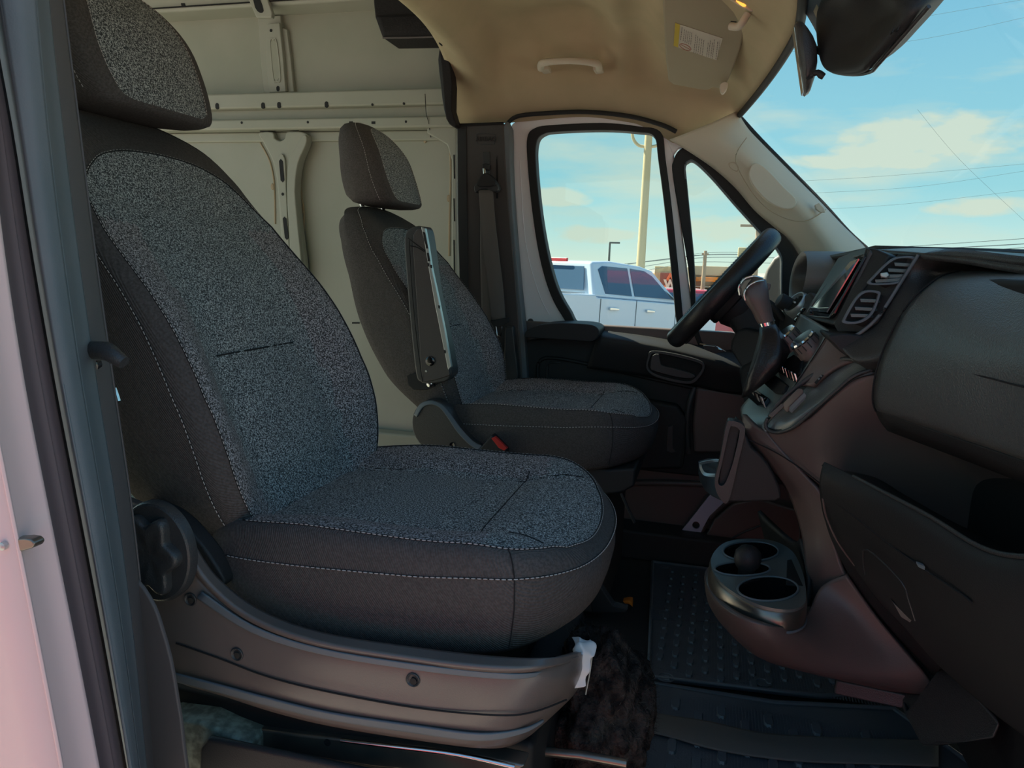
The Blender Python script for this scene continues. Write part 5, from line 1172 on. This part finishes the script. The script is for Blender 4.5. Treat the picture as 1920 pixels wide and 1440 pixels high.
# mirror and camera housing
ms = thing('camera_housing', 'large black sensor cover fixed to the top of the windscreen', 'sensor cover', P(1620, 60, 1.35))
hx = [(1535, -40, 1.52), (1536, 60, 1.46), (1545, 118, 1.42), (1562, 134, 1.38), (1600, 139, 1.30), (1630, 134, 1.24), (1645, 122, 1.20), (1700, 60, 1.14), (1742, 12, 1.10), (1740, -5, 1.10), (1725, -45, 1.12)]
pf = [P(*q) for q in hx]
c_ = sum(pf, Vector())/len(pf)
lv = [[p.lerp(c_, .0)+Vector((.06, .06, .05)) for p in pf], [p+Vector((.02, .03, .02)) for p in pf], pf, [c_+(p-c_)*.93+Vector((-.012, -.016, -.012)) for p in pf], [c_+(p-c_)*.80+Vector((-.02, -.026, -.012)) for p in pf], [c_+(p-c_)*.60+Vector((-.012, -.02, .0)) for p in pf], [c_+(p-c_)*.3+Vector((.0, -.01, .01)) for p in pf]]
o = fixn(loft('housing_shell', lv, M['black2'], ms, 180)); o.modifiers.new('s', 'SUBSURF').levels = 2; o.modifiers['s'].render_levels = 2
tube('housing_edge', [(1546, 118, 1.40), (1562, 134, 1.37), (1600, 139.5, 1.29), (1632, 134.5, 1.23), (1646, 121, 1.19), (1700, 60, 1.13), (1742, 12, 1.09)], .003, M['black'], ms, 8, sm=3)
for x, y in ((1674, 56), (1684, 52)): prism('camera_slit', [(x-2, y+4, 1.12), (x+1, y-3, 1.12), (x+3, y-2, 1.12), (x, y+5, 1.12)], (0, .01, 0), M['deep'], ms, 0)
patch('stalk_cover', [[(1496, -30, 1.53), (1503, 10, 1.50), (1530, 60, 1.46), (1546, 112, 1.42)], [(1520, -40, 1.50), (1530, 10, 1.47), (1548, 50, 1.43), (1556, 112, 1.40)], [(1555, -40, 1.47), (1560, 10, 1.44), (1566, 60, 1.41), (1562, 112, 1.39)]], M['greyrub'], ms, 5, .01)
prism('cover_window', [(1525, 21, 1.455), (1531, 8, 1.46), (1542, 34, 1.43), (1536, 46, 1.43)], (.001, .001, 0), M['visor'], ms, 0)
rv = thing('rear_view_mirror', 'black interior mirror seen from its edge, hung under the sensor cover', 'mirror', P(1510, 110, 1.40))
mo = [(1489, 48), (1493, 44), (1503, 45), (1511, 55), (1522, 72), (1530, 92), (1531, 120), (1527, 145), (1518, 172), (1510, 178), (1506, 174), (1497, 120)]
pa = [P(a, b, 1.40) for a, b in mo]
ca_ = sum(pa, Vector())/len(pa)
fixn(loft('mirror_shell', [[ca_+(p-ca_)*s+Vector((x, y, 0)) for p in pa] for s, x, y in ((.90, 0, .030), (1, 0, .015), (1, 0, -.012), (.86, 0, -.028), (.5, 0, -.034))], M['black'], rv, 50))
slab('mirror_glass', [(1488.5, 50), (1491, 50), (1508, 174), (1505.5, 172)], 1.392, .03, M['chrome'], rv, .001)
tube('mirror_joint', [(1531, 94, 1.41), (1545, 92, 1.41), (1562, 90, 1.40)], [.006, .013, .016], M['black2'], rv, 14)
slab('mirror_lever_slot', [(1511, 146), (1524, 141), (1525, 145), (1513, 151)], 1.362, .003, M['deep'], rv, 0)
tube('dimming_lever', [(1524, 139, 1.36), (1533, 136, 1.36), (1540, 141, 1.36), (1545, 144, 1.36)], [.004, .005, .006, .005], M['black2'], rv, 8, sm=3)

# far seat belt
sb = thing('seat_belt', 'dark grey seat belt hanging from its guide on the far door pillar', 'seat belt', P(910, 340, 2.33))
slab('guide_ring', [(888, 350), (893, 344), (900, 333), (908, 325), (916, 325), (926, 336), (932, 344), (935, 354), (928, 361), (915, 355), (900, 356), (891, 362)], 2.33, .03, M['black'], sb, .006, 3, sm=2)
slab('guide_cover', [(893, 345), (903, 328), (910, 324), (918, 327), (929, 340), (925, 348), (900, 350)], 2.318, .02, M['black2'], sb, .005, 3, sm=2)
slab('guide_bolt', [(903, 308), (910, 306), (918, 308), (917, 318), (905, 318)], 2.34, .02, M['black2'], sb, .003)
tube('guide_pin', [(908, 316, 2.345), (909, 326, 2.345)], .006, M['chrome'], sb, 8)
patch('webbing', [[(897, 356, 2.333), (910, 356, 2.333), (924, 355, 2.333)], [(902, 420, 2.325), (914, 420, 2.322), (929, 418, 2.325)], [(908, 480, 2.318), (920, 480, 2.314), (936, 478, 2.318)], [(915, 540, 2.31), (928, 540, 2.306), (943, 536, 2.31)], [(921, 600, 2.305), (935, 602, 2.302), (948, 600, 2.305)]], M['belt'], sb, 5, .002)
patch('webbing_fold', [[(901, 362, 2.345), (908, 362, 2.342)], [(900, 460, 2.352), (914, 460, 2.345)], [(902, 560, 2.352), (922, 560, 2.34)], [(905, 680, 2.352), (930, 690, 2.34)], [(910, 760, 2.352), (945, 760, 2.345)]], M['belt'], sb, 5, .002)
slab('latch_plate', [(918, 602), (947, 596), (954, 595), (953, 605), (938, 612), (925, 612)], 2.295, .008, M['black2'], sb, .002)
tube('tongue', [(930, 612, 2.30), (932, 629, 2.30), (939, 631, 2.30), (941, 612, 2.30)], .0022, M['chrome'], sb, 8)
slab('lower_belt_cover', [(946, 612), (962, 612), (972, 700), (968, 752), (950, 752), (944, 690)], 2.34, .03, M['black'], sb, .006, 3)

# near pillar bits: release handle
lh = thing('door_latch_handle', 'small black bent lever sticking out of the near door pillar', 'lever', P(190, 665, .68))
tube('lever_arm', [(140, 650, .66), (170, 656, .66), (198, 658, .655), (215, 668, .65), (233, 680, .65)], [.010, .010, .0105, .009, .007], M['black'], lh, 10, sm=3)
lathe('lever_pivot', P(168, 685, .665), (.5, -1, 0), [(.010, -.01), (.010, .004), (.006, .006)], M['gloss'], lh, 16)
tube('chrome_tongue', [(214, 728, .72), (219, 742, .72), (222, 752, .72)], .003, M['chrome'], lh, 8)

# bulkhead storage shelf
sh = thing('overhead_shelf', 'black overhead storage box fixed at roof height behind the cab', 'shelf', P(765, 30, 2.25))
slab('shelf_end', [(698, -60), (700, 4), (703, 32), (711, 54), (718, 72), (818, 70), (823, 84), (831, 84), (835, 72), (822, 45), (800, 18), (780, -10), (760, -60)], 2.25, .12, M['shade'], sh, .006, 3)
patch('shelf_fold', [[(704, 30, 2.244), (760, 28, 2.244), (806, 28, 2.244)], [(712, 54, 2.240), (760, 52, 2.240), (818, 52, 2.240)], [(718, 70, 2.244), (760, 70, 2.244), (816, 68, 2.244)]], M['shade'], sh, 4, .004)
tube('shelf_lip', [(718, 71, 2.242), (765, 70.5, 2.242), (815, 69, 2.242)], .003, M['browntrim'], sh, 8)

# body bracket by the far footwell
br = thing('door_hinge_bracket', 'pale painted steel bracket with a round hole leaning in the far footwell', 'bracket', P(1310, 980, 2.40))
hb = spl([P(1305, 985, 2.385)+Vector((.012*math.cos(t), 0, .013*math.sin(t))) for t in [2*math.pi*i/12 for i in range(12)]], 2, True)
plate('bracket_plate', [P(a, b, 2.385) for a, b in [(1262, 1016), (1330, 930), (1345, 915), (1372, 925), (1357, 942), (1330, 968), (1318, 990), (1306, 1016)]], [hb], (0, .01, 0), M['lilac'], br)
tube('bracket_tube', [(1306, 1012, 2.395), (1330, 970, 2.395), (1362, 942, 2.395), (1400, 925, 2.39)], .010, M['redlitp'], br, 8, sm=4)
pd = thing('wheel_arch_liner', 'dark curved footwell liner behind the console bulge', 'liner', P(1400, 980, 2.36))
prism('liner_panel', [P(a, b, 2.37) for a, b in [(1318, 1016), (1340, 975), (1375, 945), (1420, 935), (1500, 960), (1500, 1030), (1400, 1020)]], (0, .02, 0), M['redlitp'], pd, .006, 3)
tube('liner_crease', [(1328, 1008, 2.366), (1360, 1014, 2.366), (1395, 998, 2.366), (1440, 980, 2.366)], .003, M['black'], pd, 6, sm=3)

# floor mats --------------------------------------------------
def pill(cx, cy, L_, W_, z0, h):
    n_ = 5; pts = []
    for i in range(n_): t = -math.pi/2+math.pi*i/(n_-1)-math.pi/2; pts.append((cx+W_*math.cos(t+math.pi/2+math.pi/2)*1.0, cy))
    base = []
    for sgn in (1, -1):
        for i in range(4):
            t = math.pi*i/3; base.append((cx+sgn*W_*math.cos(t), cy+sgn*(L_-W_+W_*math.sin(t))))
    m_ = len(base)
    vs = [Vector((x, y, z0)) for x, y in base]+[Vector((cx+(x-cx)*.78, cy+(y-cy)*.88, z0+h*2.0)) for x, y in base]
    return vs, [tuple(range(m_, 2*m_))]+[(i, (i+1) % m_, m_+(i+1) % m_, m_+i) for i in range(m_)]
def mat_thing(name, label, pts, z, x0, x1, y0, y1, dx, dy, L_, W_, inside, lipy=None):
    t = thing(name, label, 'mat', Vector(((x0+x1)/2, (y0+y1)/2, z)))
    prism('mat_sheet', [Vector((a, b, z)) for a, b in pts], (0, 0, -.010), M['mat_'], t, .004, 3)
    tube('mat_rim', [Vector((a, b, z+.001)) for a, b in pts], .006, M['mat_'], t, 8, closed=True)
    parts = []; i = 0; y = y0
    ribs = []
    x = x0; k = 0
    while x < x1:
        y = y0+(dy/2 if k % 2 else 0)
        while y < y1:
            if inside(x, y): parts.append(pill(x, y, L_, W_, z, .0028))
            y += dy
        x += dx; k += 1
    v, f = join(parts); o = obj('raised_nubs', v, f, M['mat_'], t, ang=30); o['kind'] = 'stuff'
    n_ = int((x1-x0)/.0065)
    parts = [boxv((x0+i*.0065, (y0+y1)/2, z+.0006), (.0028, (y1-y0), .0014)) for i in range(n_)]
    v, f = join(parts); o = obj('fine_ribs', v, f, M['mat_'], t, ang=30); o['kind'] = 'stuff'
    return t
Zm = -.945
m1 = mat_thing('floor_mat', 'black rubber driver side floor mat with raised nubs and thick front rim', [(-.078, 1.615), (-.125, 2.30), (.30, 2.31), (.46, 2.30), (.50, 1.74), (.30, 1.66)], Zm, -.06, .44, 1.66, 2.28, .036, .054, .019, .0085, lambda x, y: x > -.055-(y-1.6)*.068 and y > 1.64+max(0, x-.1)*.3)
m2 = mat_thing('floor_mat', 'black rubber passenger footwell mat with ribs and widely spaced long nubs', [(-.075, .85), (-.072, 1.59), (.20, 1.60), (.45, 1.66), (.56, 1.50), (.56, .85)], Zm, -.06, .50, .88, 1.56, .048, .076, .026, .010, lambda x, y: x > -.05)
for (x, y, r_) in ((1249, 1271, .020), (1430, 1281, .018), (1245, 1150, .014), (1246, 1064, .012)):
    p = P(x, y, Z=Zm+.001); lathe('mat_boss', p, (0, 0, 1), [(r_, 0), (r_, .002), (r_*.85, .003), (r_*.8, .0015)], M['mat_'], m1, 24)
pe = P(1249, 1271, Z=Zm+.004); tube('boss_mark', [pe+Vector((.008*math.cos(t), .009*math.sin(t), 0)) for t in [R(a) for a in range(150, -60, -30)]]+[pe+Vector((-.007, -.008, 0)), pe+Vector((.008, -.008, 0))], .0016, M['greyrub'], m1, 5)
tube('mat_fold_line', [P(1222, 1161, Z=Zm+.001), P(1330, 1166, Z=Zm+.001), P(1390, 1172, Z=Zm+.001)], .0015, M['black'], m1, 5)
st = thing('floor_strap', 'brown-black woven strap lying across the passenger floor mat', 'strap', P(1400, 1380, Z=Zm))
patch('strap_band', [[P(a, b, Z=Zm+.008) for a, b in ((1190, 1330), (1250, 1340), (1330, 1352), (1420, 1372), (1520, 1380), (1650, 1385), (1760, 1388))], [P(a, b, Z=Zm+.012) for a, b in ((1195, 1350), (1255, 1362), (1330, 1378), (1420, 1395), (1520, 1405), (1650, 1410), (1760, 1412))], [P(a, b, Z=Zm+.008) for a, b in ((1200, 1368), (1260, 1382), (1330, 1402), (1420, 1418), (1520, 1428), (1650, 1432), (1760, 1436))]], M['belt'], st, 5, .003)

# felt scrap, paper, wrapper --------------------------------------
fe = thing('insulation_felt', 'clump of torn black fluffy felt beside the nearer seat base', 'felt', P(1130, 1330, 1.10))
cF = P(1135, 1335, 1.13)
bm = bmesh.new(); bmesh.ops.create_icosphere(bm, subdivisions=5, radius=1)
ftab = [(1190, 0), ]
for v in bm.verts:
    d = v.co.copy(); n1 = noise.noise(d*1.6+Vector((3, 1, 7))); n2 = noise.noise(d*4.5); n3 = noise.noise(d*13)
    r_ = 1+.30*n1+.16*n2+.07*n3
    v.co = Vector((d.x*.085*r_+.0*d.z, d.y*.11*r_, d.z*.135*r_))
    v.co.x += -.020*max(0, v.co.z/.13) if v.co.z > 0 else .02*(v.co.z/.13)
    v.co += cF
vs = [v.co.copy() for v in bm.verts]; fs = [tuple(v.index for v in f.verts) for f in bm.faces]; nrm_ = [(v.co.copy(), v.normal.copy()) for v in bm.verts]; bm.free()
o = obj('felt_body', vs, fs, M['felt'], fe, ang=180)
parts = []; pl = []
for i in range(7000):
    p = random.choice(vs); d = (p-cF).normalized()
    q = p+Vector((random.uniform(-.006, .006), random.uniform(-.006, .006), random.uniform(-.006, .006)))
    e_ = q+(d*random.uniform(.0, .010)+Vector((random.uniform(-1, 1), random.uniform(-1, 1), random.uniform(-1, 1)))*.007)
    s_ = d.cross(e_-q).normalized()*.0003
    (pl if i % 12 == 0 else parts).append(([q-s_, q+s_, e_], [(0, 1, 2)]))
v, f = join(parts); o = obj('felt_fibres', v, f, M['felt'], fe, ang=180); o['kind'] = 'stuff'
v, f = join(pl); o = obj('pale_lint', v, f, M['lint'], fe, ang=180); o['kind'] = 'stuff'
tube('stiff_wire', [(1112, 1215, 1.02), (1106, 1260, 1.02), (1098, 1302, 1.02)], .0012, M['satin'], fe, 6)
pp = thing('crumpled_paper', 'crumpled white paper wedged behind the front of the nearer seat base', 'paper', P(1088, 1240, 1.18))
rows = []
pr = [[(1072, 1195, 1.0), (1092, 1196, .995), (1108, 1199, 1.0)], [(1074, 1215, .98), (1090, 1213, .97), (1117, 1214, .99)], [(1076, 1240, .975), (1090, 1238, .965), (1112, 1230, .975)], [(1068, 1265, .97), (1082, 1262, .965), (1102, 1260, .97)], [(1052, 1300, .97), (1068, 1298, .955), (1094, 1284, .965)]]
op = patch('paper_sheet', pr, M['tissue'], pp, 6, .002)
for v in op.data.vertices: v.co += Vector((noise.noise(v.co*60), noise.noise(v.co*60+Vector((5, 5, 5))), noise.noise(v.co*70+Vector((9, 0, 0)))))*.007
wr_ = thing('snack_wrapper', 'scrap of yellow wrapper on the dark floor under the nearer seat', 'wrapper', P(1178, 1128, Z=-.955))
ow = patch('wrapper_foil', [[P(1170, 1121, Z=-.945), P(1180, 1119, Z=-.94), P(1187, 1120, Z=-.945)], [P(1168, 1127, Z=-.94), P(1178, 1126, Z=-.93), P(1187, 1128, Z=-.94)], [P(1172, 1132, Z=-.946), P(1180, 1133, Z=-.944), P(1186, 1138, Z=-.95)]], M['orange'], wr_, 4, .001)

# ---------------------------------------------------------------- outside
GZ = -1.90
gr = struct('ground', (0, 0, GZ)); 
vs = [Vector((x, y, GZ)) for x, y in ((-200, -200), (300, -200), (300, 400), (-200, 400))]
obj('parking_lot', vs, [(0, 1, 2, 3)], M['asphalt'], gr)
tk = thing('pickup_truck', 'white crew-cab pickup truck parked beyond the driver window', 'pickup truck', (0, 0, 0))
tb_ = P(1112, 560, 11.6); tb_.z = GZ+.02; ORG[tk.name] = Vector((0, 0, 0))
def T(pts): return [Vector(p) for p in pts]
def tprism(name, prof, y0, y1, m, parent=tk, bevel=.02): return prism_l(name, [Vector((a, y0, b)) for a, b in prof], Vector((0, y1-y0, 0)), m, parent, bevel)
def prism_l(name, pts, vec, m, parent, bevel=.02):
    n = len(pts); vs = pts+[p+vec for p in pts]
    fs = [tuple(range(n)), tuple(range(2*n-1, n-1, -1))]+[((i+1) % n, i, n+i, n+(i+1) % n) for i in range(n)]
    o = fixn(obj(name, vs, fs, m, parent, bevel=bevel)); return o
tprism('lower_body', [(-1.95, .55), (-1.95, 1.02), (-1.9, 1.38), (-.02, 1.40), (0, 1.36), (2.45, 1.30), (3.1, 1.27), (3.65, 1.20), (3.75, .95), (3.75, .5), (2.9, .5), (2.6, .40), (.1, .40), (-.5, .5), (-1.2, .55)], -.98, .98, M['tpaint'], tk, .05)
# greenhouse, tapered
gb = [(.0, 1.36), (2.50, 1.30)]; gt = [(.10, 1.90), (.5, 1.955), (1.5, 1.93), (1.80, 1.86)]
vs = [Vector((.0, -.93, 1.36)), Vector((2.5, -.93, 1.30)), Vector((1.80, -.74, 1.86)), Vector((1.45, -.74, 1.92)), Vector((.6, -.74, 1.955)), Vector((.10, -.74, 1.92))]
vs += [Vector((v.x, -v.y, v.z)) for v in vs]
fixn(obj('cab', vs, [(0, 1, 2, 3, 4, 5), (11, 10, 9, 8, 7, 6), (0, 6, 7, 1), (1, 7, 8, 2), (2, 8, 9, 3), (3, 9, 10, 4), (4, 10, 11, 5), (5, 11, 6, 0)], M['tpaint'], tk, bevel=.05, seg=3))
def sidepan(name, pts, m, out=.012, th=.01, side=-1, par=tk):
    q = []
    for f_, z_ in pts:
        t = (z_-1.33)/(1.93-1.33); yy = (.93+(.74-.93)*t+out)*side; q.append(Vector((f_, yy, z_)))
    return prism_l(name, q, Vector((0, -th*side, 0)), m, par, .004)
for sd2 in (-1, 1):
    sidepan('rear_window', [(.30, 1.42), (.22, 1.80), (.34, 1.86), (1.02, 1.86), (1.02, 1.40)], M['tglass'], side=sd2)
    sidepan('front_window', [(1.10, 1.40), (1.10, 1.86), (1.50, 1.84), (1.72, 1.76), (2.22, 1.38)], M['tglass'], side=sd2)
    sidepan('quarter_trim', [(2.22, 1.38), (2.05, 1.52), (2.36, 1.36)], M['dpole'], out=.016, side=sd2)
    prism_l('door_handle', [Vector((.32, sd2*.985, 1.16)), Vector((.56, sd2*.985, 1.16)), Vector((.56, sd2*.985, 1.20)), Vector((.32, sd2*.985, 1.21))], Vector((0, sd2*.04, 0)), M['chrome'], tk, .01)
    prism_l('door_handle', [Vector((1.35, sd2*.985, 1.14)), Vector((1.58, sd2*.985, 1.14)), Vector((1.58, sd2*.985, 1.18)), Vector((1.35, sd2*.985, 1.19))], Vector((0, sd2*.04, 0)), M['chrome'], tk, .01)
    for f_ in (.10, 1.07, 2.28): prism_l('door_gap', [Vector((f_, sd2*.982, .5)), Vector((f_+.012, sd2*.982, .5)), Vector((f_+.012, sd2*.982, 1.34)), Vector((f_, sd2*.982, 1.34))], Vector((0, sd2*.004, 0)), M['dpole'], tk, 0)
    prism_l('side_mirror', [Vector((2.28, sd2*1.02, 1.38)), Vector((2.40, sd2*1.02, 1.36)), Vector((2.42, sd2*1.02, 1.62)), Vector((2.30, sd2*1.02, 1.62))], Vector((0, sd2*.20, 0)), M['dpole'], tk, .03)
    for f_ in (-1.05, 2.95):
        w_ = lathe('wheel', Vector((f_, sd2*.80, .41)), Vector((0, sd2, 0)), [(.40, 0), (.41, .03), (.41, .20), (.37, .22), (.25, .20), (.24, .17), (.08, .19)], M['rubber'], tk, 32)
prism_l('rear_glass', [Vector((-.012, -.72, 1.46)), Vector((-.012, .72, 1.46)), Vector((.075, .62, 1.84)), Vector((.075, -.62, 1.84))], Vector((-.01, 0, 0)), M['tglass'], tk, .004)
prism_l('brake_light', [Vector((.06, -.28, 1.90)), Vector((.06, .28, 1.90)), Vector((.06, .28, 1.96)), Vector((.06, -.28, 1.96))], Vector((-.04, 0, 0)), M['tlight'], tk, .008)
prism_l('bed_floor_liner', [Vector((-1.85, -.82, 1.40)), Vector((-.1, -.82, 1.41)), Vector((-.1, .82, 1.41)), Vector((-1.85, .82, 1.40))], Vector((0, 0, .006)), M['dpole'], tk, .002)
tk.location = tb_+Vector((0, 0, 0)); tk.rotation_euler = (0, R(2.2), R(60))
# the truck's near rear cab corner is its (0,-.93) point: shift so that it lands behind the door window
rm_ = Matrix.Rotation(R(60), 3, 'Z'); tk.location = tb_-rm_ @ Vector((0, -.95, 0))

rc = thing('red_car', 'red car partly hidden behind the front of the white pickup', 'car', (0, 0, 0))
def rl(name, prof, y0, y1, m, bevel=.06): return prism_l(name, [Vector((a, y0, b)) for a, b in prof], Vector((0, y1-y0, 0)), m, rc, bevel)
rl('body', [(-2.2, .30), (-2.25, .80), (-2.0, 1.02), (2.0, .92), (2.3, .65), (2.3, .30)], -.88, .88, M['rpaint'])
vs = [Vector((-1.9, -.84, 1.0)), Vector((1.1, -.84, .95)), Vector((.35, -.66, 1.60)), Vector((-1.45, -.66, 1.62))]; vs += [Vector((v.x, -v.y, v.z)) for v in vs]
fixn(obj('cabin', vs, [(0, 1, 2, 3), (7, 6, 5, 4), (0, 4, 5, 1), (1, 5, 6, 2), (2, 6, 7, 3), (3, 7, 4, 0)], M['rpaint'], rc, bevel=.06, seg=3))
for sd2 in (-1, 1):
    prism_l('side_glass', [Vector((-1.6, sd2*.84, 1.06)), Vector((.95, sd2*.84, 1.02)), Vector((.30, sd2*.70, 1.50)), Vector((-1.3, sd2*.70, 1.52))], Vector((0, sd2*.01, 0)), M['tglass'], rc, .005)
    for f_ in (-1.4, 1.45): lathe('wheel', Vector((f_, sd2*.72, .33)), Vector((0, sd2, 0)), [(.32, 0), (.33, .03), (.33, .17), (.22, .18), (.05, .17)], M['rubber'], rc, 24)
prism_l('rear_lamp', [Vector((-2.24, -.85, .72)), Vector((-2.24, -.55, .72)), Vector((-2.24, -.55, .86)), Vector((-2.24, -.85, .86))], Vector((-.02, 0, 0)), M['tlight'], rc, .01)
pr_ = P(1296, 600, 18.5); rc.location = (pr_.x, 18.5, GZ); rc.scale = (1, 1, .86); rc.rotation_euler = (0, 0, R(20))

def pole(name, label, base_px, top_px, Y, r0, r1, m, cat='pole', group=None, zt=None):
    b_ = P(base_px[0], base_px[1], Y); a_ = P(top_px[0], top_px[1], Y); a_.x = b_.x if abs(a_.x-b_.x) < .6 else a_.x
    t = thing(name, label, cat, Vector((b_.x, Y, GZ)), group)
    tube('shaft', [Vector((b_.x, Y, GZ)), Vector(((a_.x+b_.x)/2, Y, (GZ+a_.z)/2)), a_], [r0, (r0+r1)/2, r1], m, t, 14)
    return t, a_
lp, a_ = pole('lamp_post', 'tall tan lamp post with two curved arms rising behind the pickup', (1200, 515), (1213, 235), 16.2, .104, .078, M['tan'], 'lamp post')
for s_ in (-1, 1):
    c = Vector((a_.x, 16.2, P(1205, 275, 16.2).z)); tube('curved_arm', [c, c+Vector((s_*.19, 0, .024)), c+Vector((s_*.32, 0, .17)), c+Vector((s_*.35, 0, .40)), c+Vector((s_*.32, 0, .72))], .031, M['tan'], lp, 8, sm=4)
tube('post_top', [a_, a_+Vector((0, 0, 1.5))], .084, M['tan'], lp, 12)
lathe('post_base', Vector((a_.x, 16.2, GZ)), (0, 0, 1), [(.26, 0), (.26, .5), (.22, .55)], M['asphalt'], lp, 20)
l2, a_ = pole('street_light', 'thin dark street light with a short arm, far beyond the pickup', (1141, 503), (1144, 455), 55, .10, .07, M['dpole'], 'street light')
box('lamp_head', a_+Vector((.35, 0, 0)), (.75, .35, .12), M['dpole'], l2, bevel=.02)
def upole(label, px, Y, ybase, ytop, arms):
    t, a_ = pole('utility_pole', label, (px, ybase), (px, ytop), Y, .17, .12, M['wood'], 'utility pole')
    for z_, w_ in arms: box('crossarm', Vector((a_.x, Y, a_.z-z_)), (w_, .12, .13), M['wood'], t, bevel=.01)
    return t, a_
u1, ua = upole('weathered utility pole carrying wires in front of the orange-banded store', 1316, 58, 560, 470, ((.25, .5),))
u2, ub = upole('brown utility pole with a crossarm rising right of the store roof', 1419, 42, 470, 380, ((1.2, 1.9),))
box('floodlight', ub+Vector((-.75, 0, -2.6)), (.42, .3, .5), M['tan'], u2, bevel=.05)
tube('lamp_bracket', [ub+Vector((0, 0, -2.9)), ub+Vector((-.5, 0, -2.9)), ub+Vector((-.7, 0, -2.7))], .03, M['wood'], u2, 6)
def wire(label, pts, r_, Y):
    q = spl([P(a, b, Y) for a, b in pts], 8)
    v, f = tubev(q, r_, 5); o = obj('power_line', v, f, M['wire']); tag(o, label, 'cable'); return o
wire('thickest power line sloping up behind the driver window', [(900, 535), (1130, 503), (1200, 492), (1322, 478), (1420, 478)], .035, 58)
wire('second power line just below the thickest one', [(900, 540), (1150, 508), (1230, 496), (1322, 483), (1500, 484)], .022, 58)
wire('third power line crossing the lamp post lower down', [(960, 540), (1180, 512), (1255, 499), (1322, 491), (1500, 495)], .018, 58)
wire('faint upper power line behind the pickup roof', [(900, 520), (1110, 500), (1250, 487), (1322, 474), (1440, 474)], .014, 58)
ws = [('highest pair of power lines crossing the windscreen, upper one', [(1640, 466), (1780, 457), (1925, 447)], .020),
      ('power line second from the top above the dash pad', [(1660, 472), (1800, 464), (1925, 457)], .034),
      ('power line third from the top above the dash pad', [(1700, 478), (1820, 471), (1925, 464)], .026),
      ('power line fourth from the top above the dash pad', [(1760, 482), (1850, 477), (1925, 473)], .028),
      ('lowest power line just over the dash pad', [(1800, 484), (1860, 481), (1925, 478)], .020),
      ('faint wire crossing the middle of the windscreen view', [(1400, 345), (1660, 330), (1925, 307)], .010),
      ('faint wire under the large cloud', [(1440, 365), (1700, 352), (1925, 320)], .010),
      ('faint wire crossing below the large cloud lower down', [(1500, 395), (1700, 382), (1925, 356)], .010)]
for i_, (lb, pt, r_) in enumerate(ws): wire(lb, pt, r_, 60+i_*2.2)
wire('pale cable high in the windscreen under the sensor cover', [(1440, 100), (1700, 78), (1925, 32)], .012, 80)
wire('pale cable topmost in the windscreen', [(1740, 30), (1925, -2)], .012, 82)
wire('thin cable falling steeply to the right past the large cloud', [(1720, 205), (1800, 300), (1925, 418)], .010, 85)

# store across the road
so = thing('store_building', 'tan stone and stucco store with orange band and brown sign wall', 'building', P(1330, 560, 60))
so.location.z = GZ; ORG[so.name] = so.location.copy()
def bslab(name, x0, y0, x1, y1, Y, dy, m, bevel=.03, ground=False):
    a, b = P(x0, y0, Y), P(x1, y1, Y); z0 = GZ if ground else b.z
    c = Vector(((a.x+b.x)/2, Y+dy/2, (a.z+z0)/2)); return box(name, c, (abs(b.x-a.x), dy, abs(a.z-z0)), m, so, bevel=bevel)
bslab('main_hall', 1222, 512, 1460, 600, 62, 14, M['stucco'], ground=True)
bslab('parapet', 1300, 498, 1366, 518, 61.4, 1.2, M['stucco'])
bslab('stone_tower', 1228, 499, 1290, 600, 60, 6, M['brick'], ground=True)
bslab('tower_shoulder', 1221, 512, 1232, 600, 60.5, 5, M['brick'], ground=True)
bslab('sign_wall', 1238, 511, 1282, 600, 59.8, .4, M['brownw'], ground=True)
bslab('orange_band', 1305, 519, 1400, 531, 61, .8, M['orange'])
bslab('canopy', 1296, 538, 1420, 541, 60.4, 2, M['stucco'])
bslab('glass_front', 1300, 543, 1400, 600, 61.9, .1, M['tglass'], ground=True)
for x in (1306, 1320, 1334, 1348, 1362, 1376): bslab('mullion', x, 541, x+1.5, 600, 61.6, .3, M['brownw'], 0, ground=True)
# sign: orange peak behind a pale W
Ys = 59.6
def sgn(name, pts, Y, m, dy=.15): return prism(name, [P(a, b, Y) for a, b in pts], (0, dy, 0), m, so, .01)
sgn('sign_peak', [(1249, 524), (1257, 511), (1268, 530), (1263, 530), (1257, 519), (1253, 527)], Ys, M['orangel'])
sgn('sign_letter_w', [(1244, 524), (1249, 524), (1251.5, 533), (1255, 524), (1258, 524), (1260.5, 533), (1264, 523), (1269, 523), (1263.5, 539), (1259, 539), (1256.8, 531), (1254, 539), (1249.5, 539)], Ys-.1, M['whitel'])
sgn('sign_stripe', [(1240, 550), (1246, 535), (1249, 537), (1242, 552)], Ys, M['orangel'])
# van's own door mirror beyond the quarter window
dm = thing('door_mirror', 'grey door mirror shell outside the quarter window behind the wheel rim', 'mirror', P(1452, 540, 2.75))
secs = []
prism('mirror_shell', [P(a, b, 2.78) for a, b in [(1425, 560), (1428, 530), (1436, 505), (1450, 484), (1470, 470), (1500, 470), (1500, 620), (1425, 620)]], (.02, .10, 0), M['hood'], dm, .015, 3)

# the red car parked alongside the open passenger door
def copy_tree(o, parent=None):
    c = o.copy(); COL.objects.link(c)
    if parent: c.parent = parent
    for k in list(o.children): copy_tree(k, c)
    return c
rc2 = copy_tree(rc); rc2['label'] = 'red car parked alongside the open passenger door'; rc2.location = (-.6, -2.6, GZ); rc2.rotation_euler = (0, 0, 0); rc2.scale = (1.15, 1.05, 1.15)
